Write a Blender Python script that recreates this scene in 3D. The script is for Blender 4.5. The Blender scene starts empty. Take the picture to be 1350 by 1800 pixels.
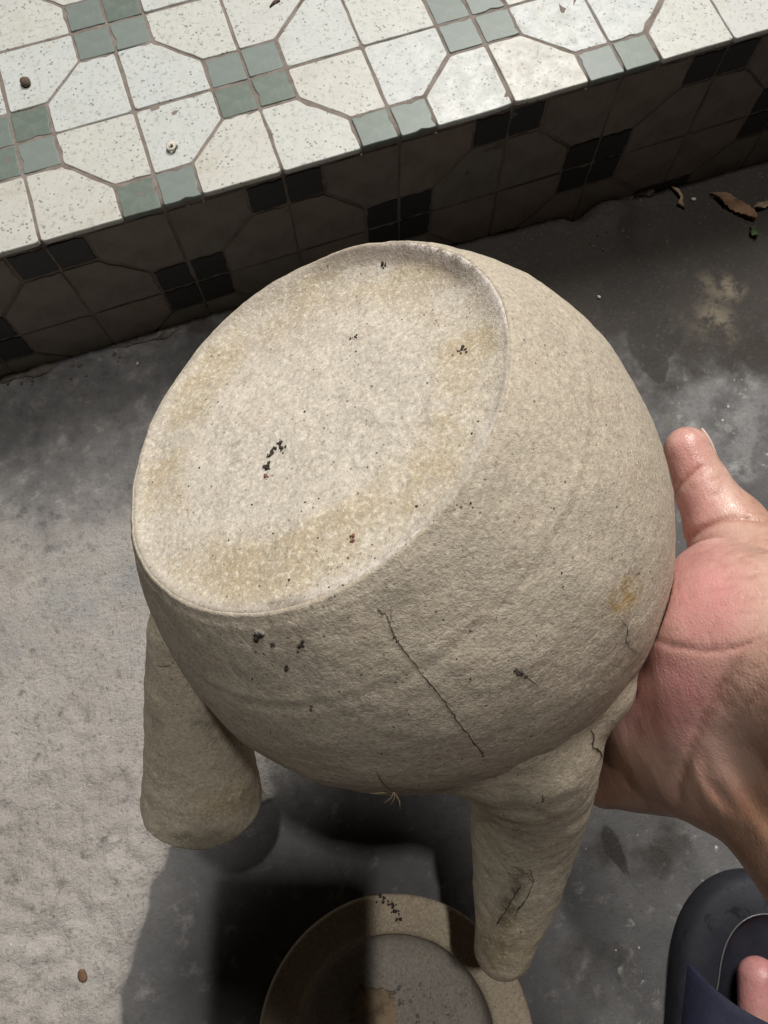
import bpy, bmesh, math, random
import numpy as np
from mathutils import Vector, Matrix
from mathutils.bvhtree import BVHTree

random.seed(7); rng = np.random.default_rng(7)
scene = bpy.context.scene
COL = scene.collection

# ------------------------------------------------------------------ camera
CAM = np.array([0.03242102, -0.41408251, 0.38681339])
RC = np.array([[0.9457477, -0.32455166, -0.01508358],
               [-0.31529526, -0.90558838, -0.28372273],
               [0.07842317, 0.2730859, -0.95878772]])      # rows: right, down, forward
FPX = 1329.72
cd = bpy.data.cameras.new("camera"); cam = bpy.data.objects.new("camera", cd); COL.objects.link(cam)
cd.sensor_fit = 'AUTO'; cd.sensor_width = 36.0; cd.lens = 36.0 * FPX / 1800.0
cd.clip_start = 0.01; cd.clip_end = 50
mw = Matrix.Identity(4)
for i in range(3):
    mw[i][0] = RC[0][i]; mw[i][1] = -RC[1][i]; mw[i][2] = -RC[2][i]; mw[i][3] = CAM[i]
cam.matrix_world = mw
scene.camera = cam

# ------------------------------------------------------------------ world, lamps, exposure
world = bpy.data.worlds.new("World"); scene.world = world; world.use_nodes = True
bg = world.node_tree.nodes["Background"]
bg.inputs[0].default_value = (1.0, 0.93, 0.86, 1); bg.inputs[1].default_value = 0.008
scene.view_settings.view_transform = 'Standard'; scene.view_settings.look = 'None'
scene.view_settings.exposure = 0.0; scene.view_settings.gamma = 1.0

def area_lamp(name, target, direction, dist, sx, sy, power, colour):
    l = bpy.data.lights.new(name, 'AREA'); l.shape = 'RECTANGLE'; l.size = sx; l.size_y = sy
    l.energy = power; l.color = colour
    o = bpy.data.objects.new(name, l); COL.objects.link(o)
    dv = Vector(direction).normalized()
    o.location = Vector(target) + dv * dist
    o.rotation_euler = dv.to_track_quat('Z', 'Y').to_euler()
    return o
TGT = (0.06, -0.35, 0.12)
area_lamp("ceiling_lamp", TGT, (0.10, 0.135, 1.0), 2.2, 0.03, 0.09, 18.0, (1.0, 0.97, 0.93))
area_lamp("porch_lamp", TGT, (0.46, 0.72, 1.0), 3.2, 0.75, 1.3, 112.0, (1.0, 0.965, 0.92))

# ------------------------------------------------------------------ helpers
def P(x, y, depth):
    """point seen at photo pixel (x, y) standing 'depth' metres in front of the lens"""
    c = np.array([(x - 675) / FPX * depth, (y - 900) / FPX * depth, depth])
    return CAM + RC.T @ c
def ray(x, y): return RC.T @ np.array([(x - 675) / FPX, (y - 900) / FPX, 1.0])
FZ = -0.126
EDGE = -0.0747
TD = 0.0765
def on_z(x, y, z=FZ):
    v = ray(x, y); return CAM + v * ((z - CAM[2]) / v[2])
def to_px(X):
    c = (np.asarray(X) - CAM) @ RC.T
    return np.stack([675 + FPX * c[..., 0] / c[..., 2], 900 + FPX * c[..., 1] / c[..., 2]], -1)

_perm = np.random.default_rng(3).random((64, 64, 64)).astype(np.float32)
def vnoise(X, s, off=0.0):
    """smooth value noise in -1..1, wavelength s"""
    Q = np.asarray(X, dtype=np.float64) / s + off
    I = np.floor(Q).astype(int); Fr = Q - I; Fr = Fr * Fr * (3 - 2 * Fr)
    out = 0
    for a in (0, 1):
        for b in (0, 1):
            for c in (0, 1):
                w = (Fr[..., 0] if a else 1 - Fr[..., 0]) * (Fr[..., 1] if b else 1 - Fr[..., 1]) * (Fr[..., 2] if c else 1 - Fr[..., 2])
                out = out + w * _perm[(I[..., 0] + a) & 63, (I[..., 1] + b) & 63, (I[..., 2] + c) & 63]
    return out * 2 - 1
def fbm(X, s, n=4, off=0.0):
    o = 0; a = 1.0; t = 0
    for k in range(n):
        o = o + a * vnoise(X, s / 2 ** k, off + 7.3 * k); t += a; a *= 0.5
    return o / t * 1.6
def sstep(a, b, x):
    t = np.clip((x - a) / (b - a), 0, 1); return t * t * (3 - 2 * t)

def mesh_obj(name, verts, faces, mat, parent=None, smooth=True, attrs=None):
    me = bpy.data.meshes.new(name)
    me.from_pydata([tuple(v) for v in verts], [], [tuple(int(i) for i in f_) for f_ in faces]); me.update()
    if smooth: me.polygons.foreach_set("use_smooth", [True] * len(me.polygons))
    if attrs:
        for k_, v_ in attrs.items():
            at = me.attributes.new(k_, 'FLOAT', 'POINT'); at.data.foreach_set("value", np.asarray(v_, dtype=np.float32))
    if mat: me.materials.append(mat)
    o = bpy.data.objects.new(name, me); COL.objects.link(o)
    if parent: o.parent = parent
    return o
def empty(name, loc=(0, 0, 0)):
    o = bpy.data.objects.new(name, None); COL.objects.link(o); o.location = loc; o.empty_display_size = 0.02
    return o
def tag(o, label=None, cat=None, group=None, kind=None):
    if label: o["label"] = label
    if cat: o["category"] = cat
    if group: o["group"] = group
    if kind: o["kind"] = kind
    return o
def re_origin(o, loc):
    """move a mesh object's origin to loc, geometry staying where it is"""
    loc = Vector(loc); o.data.transform(Matrix.Translation(-loc)); o.location = loc

def surface_nets(fun, lo, hi, h):
    lo = np.array(lo, float); hi = np.array(hi, float)
    n = np.ceil((hi - lo) / h).astype(int) + 1
    ax = [lo[i] + h * np.arange(n[i]) for i in range(3)]
    V = np.empty(n, np.float32)
    for i in range(0, n[0], 16):
        G = np.stack(np.meshgrid(ax[0][i:i + 16], ax[1], ax[2], indexing='ij'), -1)
        V[i:i + 16] = fun(G)
    ins = V < 0
    c = np.zeros(n - 1, np.int8)
    for a in (0, 1):
        for b in (0, 1):
            for d in (0, 1):
                c += ins[a:n[0] - 1 + a, b:n[1] - 1 + b, d:n[2] - 1 + d]
    act = (c > 0) & (c < 8)
    idx = -np.ones(act.shape, int); cells = np.argwhere(act); idx[act] = np.arange(len(cells))
    acc = np.zeros((len(cells), 3)); cnt = np.zeros(len(cells))
    for a_ in range(3):
        o1, o2 = [(1, 2), (0, 2), (0, 1)][a_]
        for p in (0, 1):
            for q in (0, 1):
                s0 = cells.copy(); s0[:, o1] += p; s0[:, o2] += q
                s1 = s0.copy(); s1[:, a_] += 1
                v0 = V[tuple(s0.T)]; v1 = V[tuple(s1.T)]; m = (v0 < 0) != (v1 < 0)
                t = np.where(m, v0 / np.where(m, v0 - v1, 1), 0)
                pos = s0.astype(float); pos[:, a_] += t
                acc[m] += pos[m]; cnt[m] += 1
    verts = lo + h * acc / cnt[:, None]
    faces = []
    for a_ in range(3):
        o1, o2 = (a_ + 1) % 3, (a_ + 2) % 3
        sl0 = [slice(None)] * 3; sl1 = [slice(None)] * 3
        sl0[a_] = slice(0, -1); sl1[a_] = slice(1, None)
        i0 = ins[tuple(sl0)]; i1 = ins[tuple(sl1)]
        e = np.argwhere(i0 != i1)
        ok = (e[:, o1] > 0) & (e[:, o2] > 0) & (e[:, o1] < n[o1] - 1) & (e[:, o2] < n[o2] - 1); e = e[ok]
        if not len(e): continue
        q = []
        for (d1, d2) in ((-1, -1), (0, -1), (0, 0), (-1, 0)):
            ce = e.copy(); ce[:, o1] += d1; ce[:, o2] += d2; q.append(idx[tuple(ce.T)])
        q = np.stack(q, 1); fl = ~i0[tuple(e.T)]
        q[fl] = q[fl][:, ::-1]; faces.append(q)
    return verts, np.concatenate(faces)

def cone_sdf(X, a, b, ra, rb):
    a = np.asarray(a); b = np.asarray(b); ab = b - a
    t = np.clip(((X - a) @ ab) / (ab @ ab), 0, 1)
    return np.linalg.norm(X - a - t[..., None] * ab, axis=-1) - (ra + (rb - ra) * t)
def smin(a, b, k):
    h = np.clip(0.5 + 0.5 * (b - a) / k, 0, 1); return b + (a - b) * h - k * h * (1 - h)
def line_dist(px, pts):
    d = None
    pts = np.asarray(pts, float)
    for a, b in zip(pts[:-1], pts[1:]):
        ab = b - a; t = np.clip(((px - a) @ ab) / (ab @ ab), 0, 1)
        e = np.linalg.norm(px - a - t[..., None] * ab, axis=-1)
        d = e if d is None else np.minimum(d, e)
    return d

# ------------------------------------------------------------------ materials
class NT:
    def __init__(s, name):
        s.m = bpy.data.materials.new(name); s.m.use_nodes = True; s.t = s.m.node_tree
        s.b = s.t.nodes["Principled BSDF"]; s.tc = s.t.nodes.new("ShaderNodeTexCoord"); s.co = s.tc.outputs["Object"]
    def link(s, a, b): s.t.links.new(a, b)
    def node(s, typ, **kw):
        n = s.t.nodes.new(typ)
        for k, v in kw.items(): setattr(n, k, v)
        return n
    def put(s, sock, v):
        if hasattr(v, "is_output"): s.link(v, sock)
        else: sock.default_value = v
    def noise(s, scale, detail=4, rough=0.6, co=None, dist=0.0):
        n = s.node("ShaderNodeTexNoise"); n.inputs["Scale"].default_value = scale; n.inputs["Detail"].default_value = detail
        n.inputs["Roughness"].default_value = rough; n.inputs["Distortion"].default_value = dist
        s.link(co or s.co, n.inputs["Vector"]); return n.outputs["Fac"]
    def voro(s, scale, feature='F1', out="Distance", co=None, rand=1.0):
        n = s.node("ShaderNodeTexVoronoi"); n.feature = feature; n.inputs["Scale"].default_value = scale
        n.inputs["Randomness"].default_value = rand
        s.link(co or s.co, n.inputs["Vector"]); return n.outputs[out]
    def ramp(s, fac, a, b, lo=0.0, hi=1.0):
        n = s.node("ShaderNodeMapRange"); n.interpolation_type = 'SMOOTHSTEP'
        s.link(fac, n.inputs[0]); n.inputs[1].default_value = a; n.inputs[2].default_value = b
        n.inputs[3].default_value = lo; n.inputs[4].default_value = hi; return n.outputs[0]
    def math(s, op, a, b=0.0):
        n = s.node("ShaderNodeMath", operation=op); s.put(n.inputs[0], a); s.put(n.inputs[1], b); return n.outputs[0]
    def mix(s, fac, a, b, mode='MIX'):
        n = s.node("ShaderNodeMix", data_type='RGBA', blend_type=mode)
        s.put(n.inputs[0], fac)
        for i, v in ((6, a), (7, b)):
            if hasattr(v, "is_output"): s.link(v, n.inputs[i])
            else: n.inputs[i].default_value = (*v, 1) if len(v) == 3 else v
        return n.outputs[2]
    def attr(s, name):
        n = s.node("ShaderNodeAttribute"); n.attribute_name = name; return n.outputs["Fac"]
    def bump(s, h, strength, dist, prev=None):
        n = s.node("ShaderNodeBump"); s.put(n.inputs["Strength"], strength); n.inputs["Distance"].default_value = dist
        s.link(h, n.inputs["Height"])
        if prev: s.link(prev, n.inputs["Normal"])
        return n.outputs[0]
    def done(s, colour, rough=0.8, normal=None, spec=0.4):
        s.put(s.b.inputs["Base Color"], colour if hasattr(colour, "is_output") else (*colour, 1))
        s.put(s.b.inputs["Roughness"], rough); s.b.inputs["Specular IOR Level"].default_value = spec
        if normal: s.link(normal, s.b.inputs["Normal"])
        return s.m

def make_clay(name, base=(0.50, 0.437, 0.345), dirty=0.3, base_plate=False):
    m = NT(name)
    n1 = m.noise(28, 5, 0.65); n2 = m.noise(560, 3, 0.7); n3 = m.noise(110, 4, 0.6)
    c = m.mix(m.ramp(n1, 0.3, 0.7), tuple(v * 0.90 for v in base), tuple(v * 1.07 for v in base))
    c = m.mix(m.ramp(n3, 0.52, 0.74, 0, 0.35), c, (0.42, 0.31, 0.23))                # pinkish brown bloom
    c = m.mix(m.ramp(n2, 0.56, 0.72, 0, 0.5), c, tuple(v * 1.22 for v in base))      # pale grit
    c = m.mix(m.ramp(n2, 0.40, 0.27, 0, 0.6), c, tuple(v * 0.62 for v in base))      # dark pores
    if base_plate:
        y = m.attr("yellow")
        yn = m.math('MULTIPLY', y, m.ramp(m.noise(38, 5, 0.7), 0.36, 0.62))
        c = m.mix(m.math('MULTIPLY', yn, 0.7), c, (0.45, 0.35, 0.20))
        c = m.mix(m.math('MULTIPLY', m.attr("pale"), 0.6), c, (0.60, 0.53, 0.44))
    c = m.mix(m.ramp(m.noise(45, 6, 0.75, dist=1.0), 0.57, 0.75, 0, dirty), c, (0.13, 0.10, 0.075))  # grime
    c = m.mix(m.math('MULTIPLY', m.attr("grime"), m.ramp(m.noise(160, 5, 0.8), 0.35, 0.62)), c, (0.10, 0.075, 0.05))
    c = m.mix(m.math('MULTIPLY', m.attr("ochre"), m.ramp(m.noise(260, 4, 0.8), 0.35, 0.6)), c, (0.36, 0.23, 0.07))
    c = m.mix(m.ramp(m.noise(13, 5, 0.6), 0.50, 0.66, 0, 0.42), c, tuple(v * q for v, q in zip(base, (0.70, 0.66, 0.62))))
    c = m.mix(m.ramp(m.noise(60, 6, 0.75), 0.56, 0.68, 0, 0.35), c, tuple(v * 0.66 for v in base))
    n4 = m.noise(640, 5, 0.8)
    c = m.mix(m.ramp(n4, 0.51, 0.62, 0, 0.7), c, tuple(min(0.85, v * 1.35) for v in base))
    c = m.mix(m.ramp(n4, 0.47, 0.36, 0, 0.7), c, tuple(v * 0.55 for v in base))
    c = m.mix(m.math('MULTIPLY', m.attr("rim_brown"), m.ramp(m.noise(200, 5, 0.75), 0.15, 0.5)), c, (0.27, 0.225, 0.185))
    c = m.mix(m.math('MULTIPLY', m.attr("chip"), m.ramp(m.noise(330, 5, 0.8), 0.40, 0.55)), c, (0.75, 0.68, 0.62))
    pit = m.math('MULTIPLY', m.math('LESS_THAN', m.voro(430, co=None), 0.16), m.ramp(m.noise(130, 3, 0.6), 0.5, 0.6))
    c = m.mix(m.math('MULTIPLY', pit, 0.6), c, (0.14, 0.105, 0.075))
    sp = m.math('LESS_THAN', m.voro(260), 0.10)
    sp = m.math('MULTIPLY', sp, m.math('GREATER_THAN', m.noise(75, 2), 0.53))
    c = m.mix(m.math('MULTIPLY', sp, 0.8), c, (0.09, 0.065, 0.045))
    h = m.math('ADD', m.math('MULTIPLY', n2, 0.7), m.math('MULTIPLY', m.noise(1150, 3, 0.75), 0.6))
    nb = m.bump(h, 0.7, 0.0007)
    nb = m.bump(m.noise(170, 4, 0.65), 0.16, 0.0010, nb)
    return m.done(c, 0.82, nb, 0.3)
M_CLAY = make_clay("fired_clay")
M_BASE = make_clay("fired_clay_base", (0.60, 0.545, 0.46), 0.2, True)
M_HANDLE = make_clay("fired_clay_grimy", (0.53, 0.465, 0.355), 0.6)
M_DISH = make_clay("dish_clay", (0.54, 0.455, 0.335), 0.5)

def make_white_tile():
    m = NT("speckled_white_tile")
    oi = m.node("ShaderNodeObjectInfo")
    r = oi.outputs["Random"]
    mp = m.node("ShaderNodeVectorMath", operation='ADD'); m.link(m.co, mp.inputs[0])
    cmb = m.node("ShaderNodeCombineXYZ"); m.link(m.math('MULTIPLY', r, 7.0), cmb.inputs[0]); m.link(m.math('MULTIPLY', r, 3.7), cmb.inputs[1])
    m.link(cmb.outputs[0], mp.inputs[1]); co = mp.outputs[0]
    c = m.mix(m.ramp(r, 0.0, 1.0), (0.54, 0.53, 0.48), (0.53, 0.555, 0.545))
    c = m.mix(m.ramp(m.noise(60, 4, 0.6, co), 0.35, 0.75, 0, 0.35), c, (0.60, 0.61, 0.55))
    s1 = m.ramp(m.noise(330, 4, 0.65, co, 0.6), 0.35, 0.47, 0.65, 0)
    c = m.mix(s1, c, (0.30, 0.33, 0.30))
    s2 = m.math('MULTIPLY', m.math('LESS_THAN', m.voro(300, co=co), 0.24), m.ramp(m.noise(120, 2, 0.5, co), 0.47, 0.56))
    c = m.mix(m.math('MULTIPLY', s2, 0.8), c, (0.17, 0.19, 0.17))
    c = m.mix(m.ramp(m.noise(24, 6, 0.75, co), 0.52, 0.72, 0, 0.4), c, (0.40, 0.36, 0.27))
    c = m.mix(m.ramp(m.noise(9, 5, 0.7, m.tc.outputs['Generated']), 0.55, 0.75, 0, 0.2), c, (0.30, 0.28, 0.22))
    nb = m.bump(m.noise(500, 3, 0.6, co), 0.2, 0.0004)
    return m.done(c, m.ramp(m.noise(90, 3, 0.6, co), 0.3, 0.7, 0.35, 0.6), nb, 0.4)
def make_green_tile(name, ca, cb):
    m = NT(name)
    r = m.node("ShaderNodeObjectInfo").outputs["Random"]
    c = m.mix(r, ca, cb)
    c = m.mix(m.ramp(m.noise(120, 5, 0.7), 0.4, 0.75, 0, 0.4), c, tuple(v * 1.25 for v in cb))
    c = m.mix(m.ramp(m.noise(70, 6, 0.75), 0.62, 0.76, 0, 0.5), c, (0.13, 0.12, 0.09))
    nb = m.bump(m.noise(300, 3, 0.6), 0.12, 0.0004)
    return m.done(c, 0.42, nb, 0.4)
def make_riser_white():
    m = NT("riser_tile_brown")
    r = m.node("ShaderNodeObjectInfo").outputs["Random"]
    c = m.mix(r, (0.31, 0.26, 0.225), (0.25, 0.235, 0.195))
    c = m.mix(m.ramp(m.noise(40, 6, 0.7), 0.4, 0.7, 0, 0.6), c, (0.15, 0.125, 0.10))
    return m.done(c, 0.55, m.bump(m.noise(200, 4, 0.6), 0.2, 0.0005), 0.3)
def make_grout(k=1.0):
    m = NT("grout_pinkish")
    c = m.mix(m.ramp(m.noise(60, 5, 0.7), 0.3, 0.7), tuple(v * k for v in (0.17, 0.14, 0.12)), tuple(v * k for v in (0.27, 0.23, 0.205)))
    c = m.mix(m.ramp(m.noise(33, 5, 0.7), 0.55, 0.7, 0, 0.8), c, (0.13, 0.09, 0.06))
    return m.done(c, 0.95, m.bump(m.noise(300, 5, 0.7), 0.6, 0.001), 0.2)
M_WT, M_GT = make_white_tile(), make_green_tile("grey_green_tile", (0.125, 0.155, 0.128), (0.20, 0.235, 0.218))
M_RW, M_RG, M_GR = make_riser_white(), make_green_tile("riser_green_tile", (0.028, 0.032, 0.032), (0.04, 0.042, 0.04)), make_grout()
M_GRD = make_grout(1.05)

def make_floor():
    m = NT("old_cement_floor")
    screed, dirt_shade, wet, buff, fleck, warm = (m.attr(k) for k in ("screed", "dirt_shade", "wet", "buff", "fleck", "lime"))
    n1 = m.noise(14, 6, 0.65); n2 = m.noise(90, 5, 0.65); n3 = m.noise(420, 4, 0.7)
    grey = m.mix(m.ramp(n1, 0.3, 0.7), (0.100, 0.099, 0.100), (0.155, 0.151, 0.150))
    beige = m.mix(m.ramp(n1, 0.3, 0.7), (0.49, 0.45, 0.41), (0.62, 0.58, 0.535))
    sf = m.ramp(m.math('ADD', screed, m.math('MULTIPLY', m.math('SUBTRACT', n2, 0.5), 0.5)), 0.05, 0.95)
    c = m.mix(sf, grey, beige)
    c = m.mix(m.math('MULTIPLY', warm, m.ramp(m.noise(35, 6, 0.7), 0.38, 0.62)), c, (0.40, 0.395, 0.39))
    c = m.mix(m.ramp(n2, 0.55, 0.75, 0, 0.45), c, (0.40, 0.375, 0.35))
    c = m.mix(m.ramp(n2, 0.45, 0.28, 0, 0.55), c, (0.09, 0.085, 0.08))
    c = m.mix(m.ramp(n3, 0.42, 0.28, 0, 0.45), c, (0.08, 0.075, 0.07))
    df = m.ramp(m.math('ADD', dirt_shade, m.math('MULTIPLY', m.math('SUBTRACT', m.noise(40, 6, 0.7), 0.5), 1.3)), 0.25, 0.85)
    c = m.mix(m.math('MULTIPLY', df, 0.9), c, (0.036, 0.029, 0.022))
    bf = m.math('MULTIPLY', buff, m.ramp(m.noise(75, 6, 0.75), 0.40, 0.60))
    c = m.mix(m.math('MULTIPLY', bf, 0.65), c, (0.28, 0.235, 0.17))
    wf = m.ramp(m.math('ADD', wet, m.math('MULTIPLY', m.math('SUBTRACT', m.noise(70, 4, 0.6), 0.5), 0.7)), 0.4, 0.6)
    c = m.mix(m.math('MULTIPLY', wf, 0.85), c, (0.035, 0.032, 0.028))
    fl = m.math('MULTIPLY', m.ramp(m.noise(120, 6, 0.7, dist=0.8), 0.56, 0.70), m.ramp(m.noise(36, 3, 0.6), 0.46, 0.62))
    fl = m.math('MULTIPLY', fl, fleck)
    c = m.mix(m.math('MULTIPLY', fl, 0.75), c, (0.46, 0.45, 0.425))
    dot = m.math('MULTIPLY', m.math('LESS_THAN', m.voro(95), 0.085), m.math('MULTIPLY', fleck, m.ramp(m.noise(30, 3, 0.6), 0.42, 0.58)))
    c = m.mix(m.math('MULTIPLY', dot, 0.9), c, (0.60, 0.57, 0.50))
    h = m.math('ADD', m.math('MULTIPLY', n3, 0.5), m.noise(230, 9, 0.78))
    c = m.mix(m.math('MULTIPLY', m.ramp(m.noise(330, 6, 0.8), 0.47, 0.34), 0.6), c, (0.10, 0.09, 0.08))
    c = m.mix(m.math('MULTIPLY', m.ramp(m.noise(300, 6, 0.8, dist=0.4), 0.56, 0.68), m.math('MULTIPLY', sf, 0.35)), c, (0.60, 0.57, 0.53))
    bs = m.node("ShaderNodeMapRange"); m.link(sf, bs.inputs[0]); bs.inputs[3].default_value = 0.35; bs.inputs[4].default_value = 0.8
    nb = m.bump(h, bs.outputs[0], 0.004)
    rg = m.math('SUBTRACT', m.math('SUBTRACT', 0.78, m.math('MULTIPLY', wf, 0.0)), m.math('MULTIPLY', m.ramp(n1, 0.4, 0.7), 0.1))
    return m.done(c, rg, nb, 0.35)
M_FLOOR = make_floor()

def make_skin():
    m = NT("skin")
    pink, tan, crease = m.attr("pink"), m.attr("tan"), m.attr("crease")
    n1 = m.noise(60, 5, 0.6); n2 = m.noise(22, 3, 0.55)
    c = m.mix(m.ramp(n1, 0.3, 0.7), (0.54, 0.325, 0.255), (0.64, 0.42, 0.345))
    pf = m.math('MULTIPLY', pink, m.ramp(n2, 0.25, 0.6, 0.55, 1.0))
    c = m.mix(m.math('MULTIPLY', pf, 0.95), c, (0.66, 0.285, 0.285))
    c = m.mix(m.math('MULTIPLY', pink, m.ramp(n1, 0.55, 0.72, 0, 0.35)), c, (0.66, 0.42, 0.33))
    c = m.mix(m.math('MULTIPLY', tan, 0.85), c, (0.385, 0.205, 0.125))
    c = m.mix(m.math('MULTIPLY', crease, 0.62), c, (0.36, 0.13, 0.10))
    vn = m.voro(820, 'DISTANCE_TO_EDGE')
    mp = m.node("ShaderNodeMapping"); mp.inputs["Scale"].default_value = (1, 0.35, 1); mp.inputs["Rotation"].default_value = (0.4, 0.3, 0.5); m.link(m.co, mp.inputs[0])
    wr = m.noise(420, 3, 0.6, mp.outputs[0])
    nb = m.bump(m.math('ADD', m.math('MULTIPLY', vn, 0.8), wr), 0.4, 0.0005)
    c = m.mix(m.ramp(m.noise(500, 3, 0.7, mp.outputs[0]), 0.5, 0.68, 0, 0.28), c, (0.66, 0.42, 0.35))
    c = m.mix(m.ramp(m.noise(260, 4, 0.7), 0.5, 0.34, 0, 0.3), c, (0.40, 0.17, 0.13))
    nb = m.bump(m.noise(130, 3, 0.55), 0.2, 0.0012, nb)
    m.b.inputs["Subsurface Weight"].default_value = 0.25
    m.b.inputs["Subsurface Radius"].default_value = (0.006, 0.002, 0.001)
    m.b.inputs["Subsurface Scale"].default_value = 0.6
    return m.done(c, m.ramp(m.noise(240, 3, 0.6), 0.3, 0.7, 0.28, 0.48), nb, 0.5)
M_SKIN = make_skin()
def simple(name, col, rough, var=0.25, scale=80, spec=0.4, bump=0.3, bd=0.0006):
    m = NT(name); n = m.noise(scale, 5, 0.65)
    c = m.mix(m.ramp(n, 0.3, 0.7), tuple(v * (1 - var) for v in col), tuple(min(1, v * (1 + var)) for v in col))
    return m.done(c, rough, m.bump(m.noise(scale * 3, 4, 0.6), bump, bd), spec)
M_NAIL = simple("nail", (0.66, 0.50, 0.42), 0.3, 0.08, 90)
M_DIRT = simple("black_dirt", (0.055, 0.044, 0.035), 0.95, 0.5, 300)
M_GREYDIRT = simple("grey_dirt", (0.22, 0.21, 0.18), 0.95, 0.5, 260)
M_FIBRE = simple("dark_root_fibre", (0.13, 0.098, 0.075), 0.9, 0.5, 300)
M_PALE = simple("pale_grit", (0.62, 0.58, 0.50), 0.8, 0.2, 200)
M_LEAF = simple("dry_leaf", (0.20, 0.115, 0.065), 0.8, 0.45, 60)
M_GREEN = simple("green_leaf_bit", (0.06, 0.10, 0.04), 0.6, 0.3, 60)
M_TWIG = simple("pale_twig", (0.30, 0.22, 0.14), 0.85, 0.4, 120)
M_STONE = simple("brown_stone", (0.12, 0.085, 0.06), 0.9, 0.4, 150)
M_MORTAR = simple("mortar", (0.12, 0.10, 0.085), 0.95, 0.4, 70, 0.2, 0.7, 0.002)
M_RUBBER = simple("slipper_rubber", (0.055, 0.057, 0.072), 0.65, 0.2, 40, 0.35)
M_FOOTBED = simple("slipper_footbed", (0.022, 0.023, 0.032), 0.4, 0.3, 30, 0.5)
M_STRAP = simple("slipper_strap", (0.026, 0.029, 0.056), 0.7, 0.15, 120, 0.3)
M_PHONE = simple("phone_case", (0.02, 0.02, 0.022), 0.4, 0.1, 60)
def dusty_rubber():
    m = NT("dusty_slipper_rubber")
    c = m.mix(m.ramp(m.noise(30, 4, 0.6), 0.3, 0.7), (0.018, 0.0195, 0.028), (0.034, 0.035, 0.043))
    c = m.mix(m.ramp(m.noise(75, 4, 0.6, dist=0.5), 0.57, 0.62, 0, 0.9), c, (0.012, 0.012, 0.016))
    return m.done(c, 0.7, m.bump(m.noise(300, 4, 0.6), 0.3, 0.0006), 0.3)
M_DUSTY = dusty_rubber()

# ------------------------------------------------------------------ the floor (one sheet)
def axis_pts(lo, hi, step, far):
    f_ = np.arange(lo, hi + step / 2, step); o = [step * 2]
    while sum(o) < far: o.append(o[-1] * 1.35)
    o = np.cumsum(o); return np.concatenate([(lo - o)[::-1], f_, hi + o])
gx = axis_pts(-0.34, 0.56, 0.0022, 2.2); gy = axis_pts(-0.72, EDGE + 0.012, 0.0022, 2.2)
gy = gy[gy < EDGE + 0.02]
GX, GY = np.meshgrid(gx, gy, indexing='ij')
FP = np.stack([GX, GY, np.full_like(GX, FZ)], -1)
FPX_ = to_px(FP)
inview = (FP - CAM) @ RC[2] > 0.1
fx, fy = FPX_[..., 0], FPX_[..., 1]
N1 = fbm(FP, 0.05, 4); N2 = fbm(FP, 0.02, 4, 11.0); N3 = fbm(FP, 0.008, 3, 23.0)
fine_ = sstep(-0.36, -0.33, GX) * sstep(0.58, 0.55, GX) * sstep(-0.74, -0.71, GY)
N1, N2, N3 = N1 * fine_, N2 * fine_, N3 * fine_
dwall = EDGE - GY
# the crack that bounds the thicker beige screed: world points under these places
crack = np.array([on_z(x_, y_)[:2] for x_, y_ in ((480, 1400), (380, 1440), (298, 1490), (290, 1530), (262, 1560), (262, 1600), (240, 1640), (232, 1690), (212, 1740), (214, 1830))])
cx = np.interp(-GY, -crack[::1, 1][np.argsort(-crack[:, 1])], crack[np.argsort(-crack[:, 1]), 0])
side = cx + 0.0035 * N2 - GX                      # > 0 on the screed side
start = -GY - (-crack[:, 1].max())                # > 0 beyond the top end of the crack
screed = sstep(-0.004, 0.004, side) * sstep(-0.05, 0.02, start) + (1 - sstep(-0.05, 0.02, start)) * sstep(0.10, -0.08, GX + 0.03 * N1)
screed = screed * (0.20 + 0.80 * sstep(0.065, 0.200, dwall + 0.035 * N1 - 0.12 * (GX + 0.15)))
def blob(px_, py_, rx, ry, ang=0.0):
    c0 = on_z(px_, py_)[:2]; ex = np.linalg.norm(on_z(px_ + rx, py_)[:2] - c0); ey = np.linalg.norm(on_z(px_, py_ + ry)[:2] - c0)
    a = math.radians(ang) + math.atan2(*(on_z(px_ + 10, py_)[:2] - c0)[::-1])
    dx, dy = GX - c0[0], GY - c0[1]
    u = dx * math.cos(a) + dy * math.sin(a); v = -dx * math.sin(a) + dy * math.cos(a)
    return np.clip(1.15 - np.sqrt((u / ex) ** 2 + (v / ey) ** 2) * 0.85 + 0.45 * N2 + 0.25 * N1, 0, 1)
wet = np.maximum.reduce([blob(1150, 560, 50, 45), blob(1163, 625, 22, 50), blob(1175, 590, 60, 25, 35), blob(1120, 500, 90, 60)])
wet = np.maximum(wet, 0.9 * blob(1090, 1510, 16, 70, 25))
buff = np.maximum.reduce([blob(1262, 540, 42, 45), blob(1290, 480, 40, 30, 30), 0.8 * blob(1200, 725, 25, 20), 0.9 * blob(214, 1192, 18, 14), 0.6 * blob(60, 1005, 60, 25)])
lime = np.maximum.reduce([0.9 * blob(190, 1030, 170, 60, 30), 0.7 * blob(60, 1140, 110, 70), 0.7 * blob(235, 1110, 40, 60), 0.42 * blob(1270, 720, 130, 90), 0.3 * blob(1120, 700, 60, 60), 0.9 * blob(1300, 815, 38, 22), 0.8 * blob(1335, 650, 24, 18), 0.8 * blob(1225, 735, 22, 12), 0.7 * blob(1290, 660, 30, 14)])
fleck = sstep(0.05, 0.14, GX + 0.03 * N1) * sstep(0.13, 0.21, dwall + 0.02 * N1)
fleck = np.maximum(fleck, 0.5 * blob(1280, 800, 120, 120))
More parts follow.
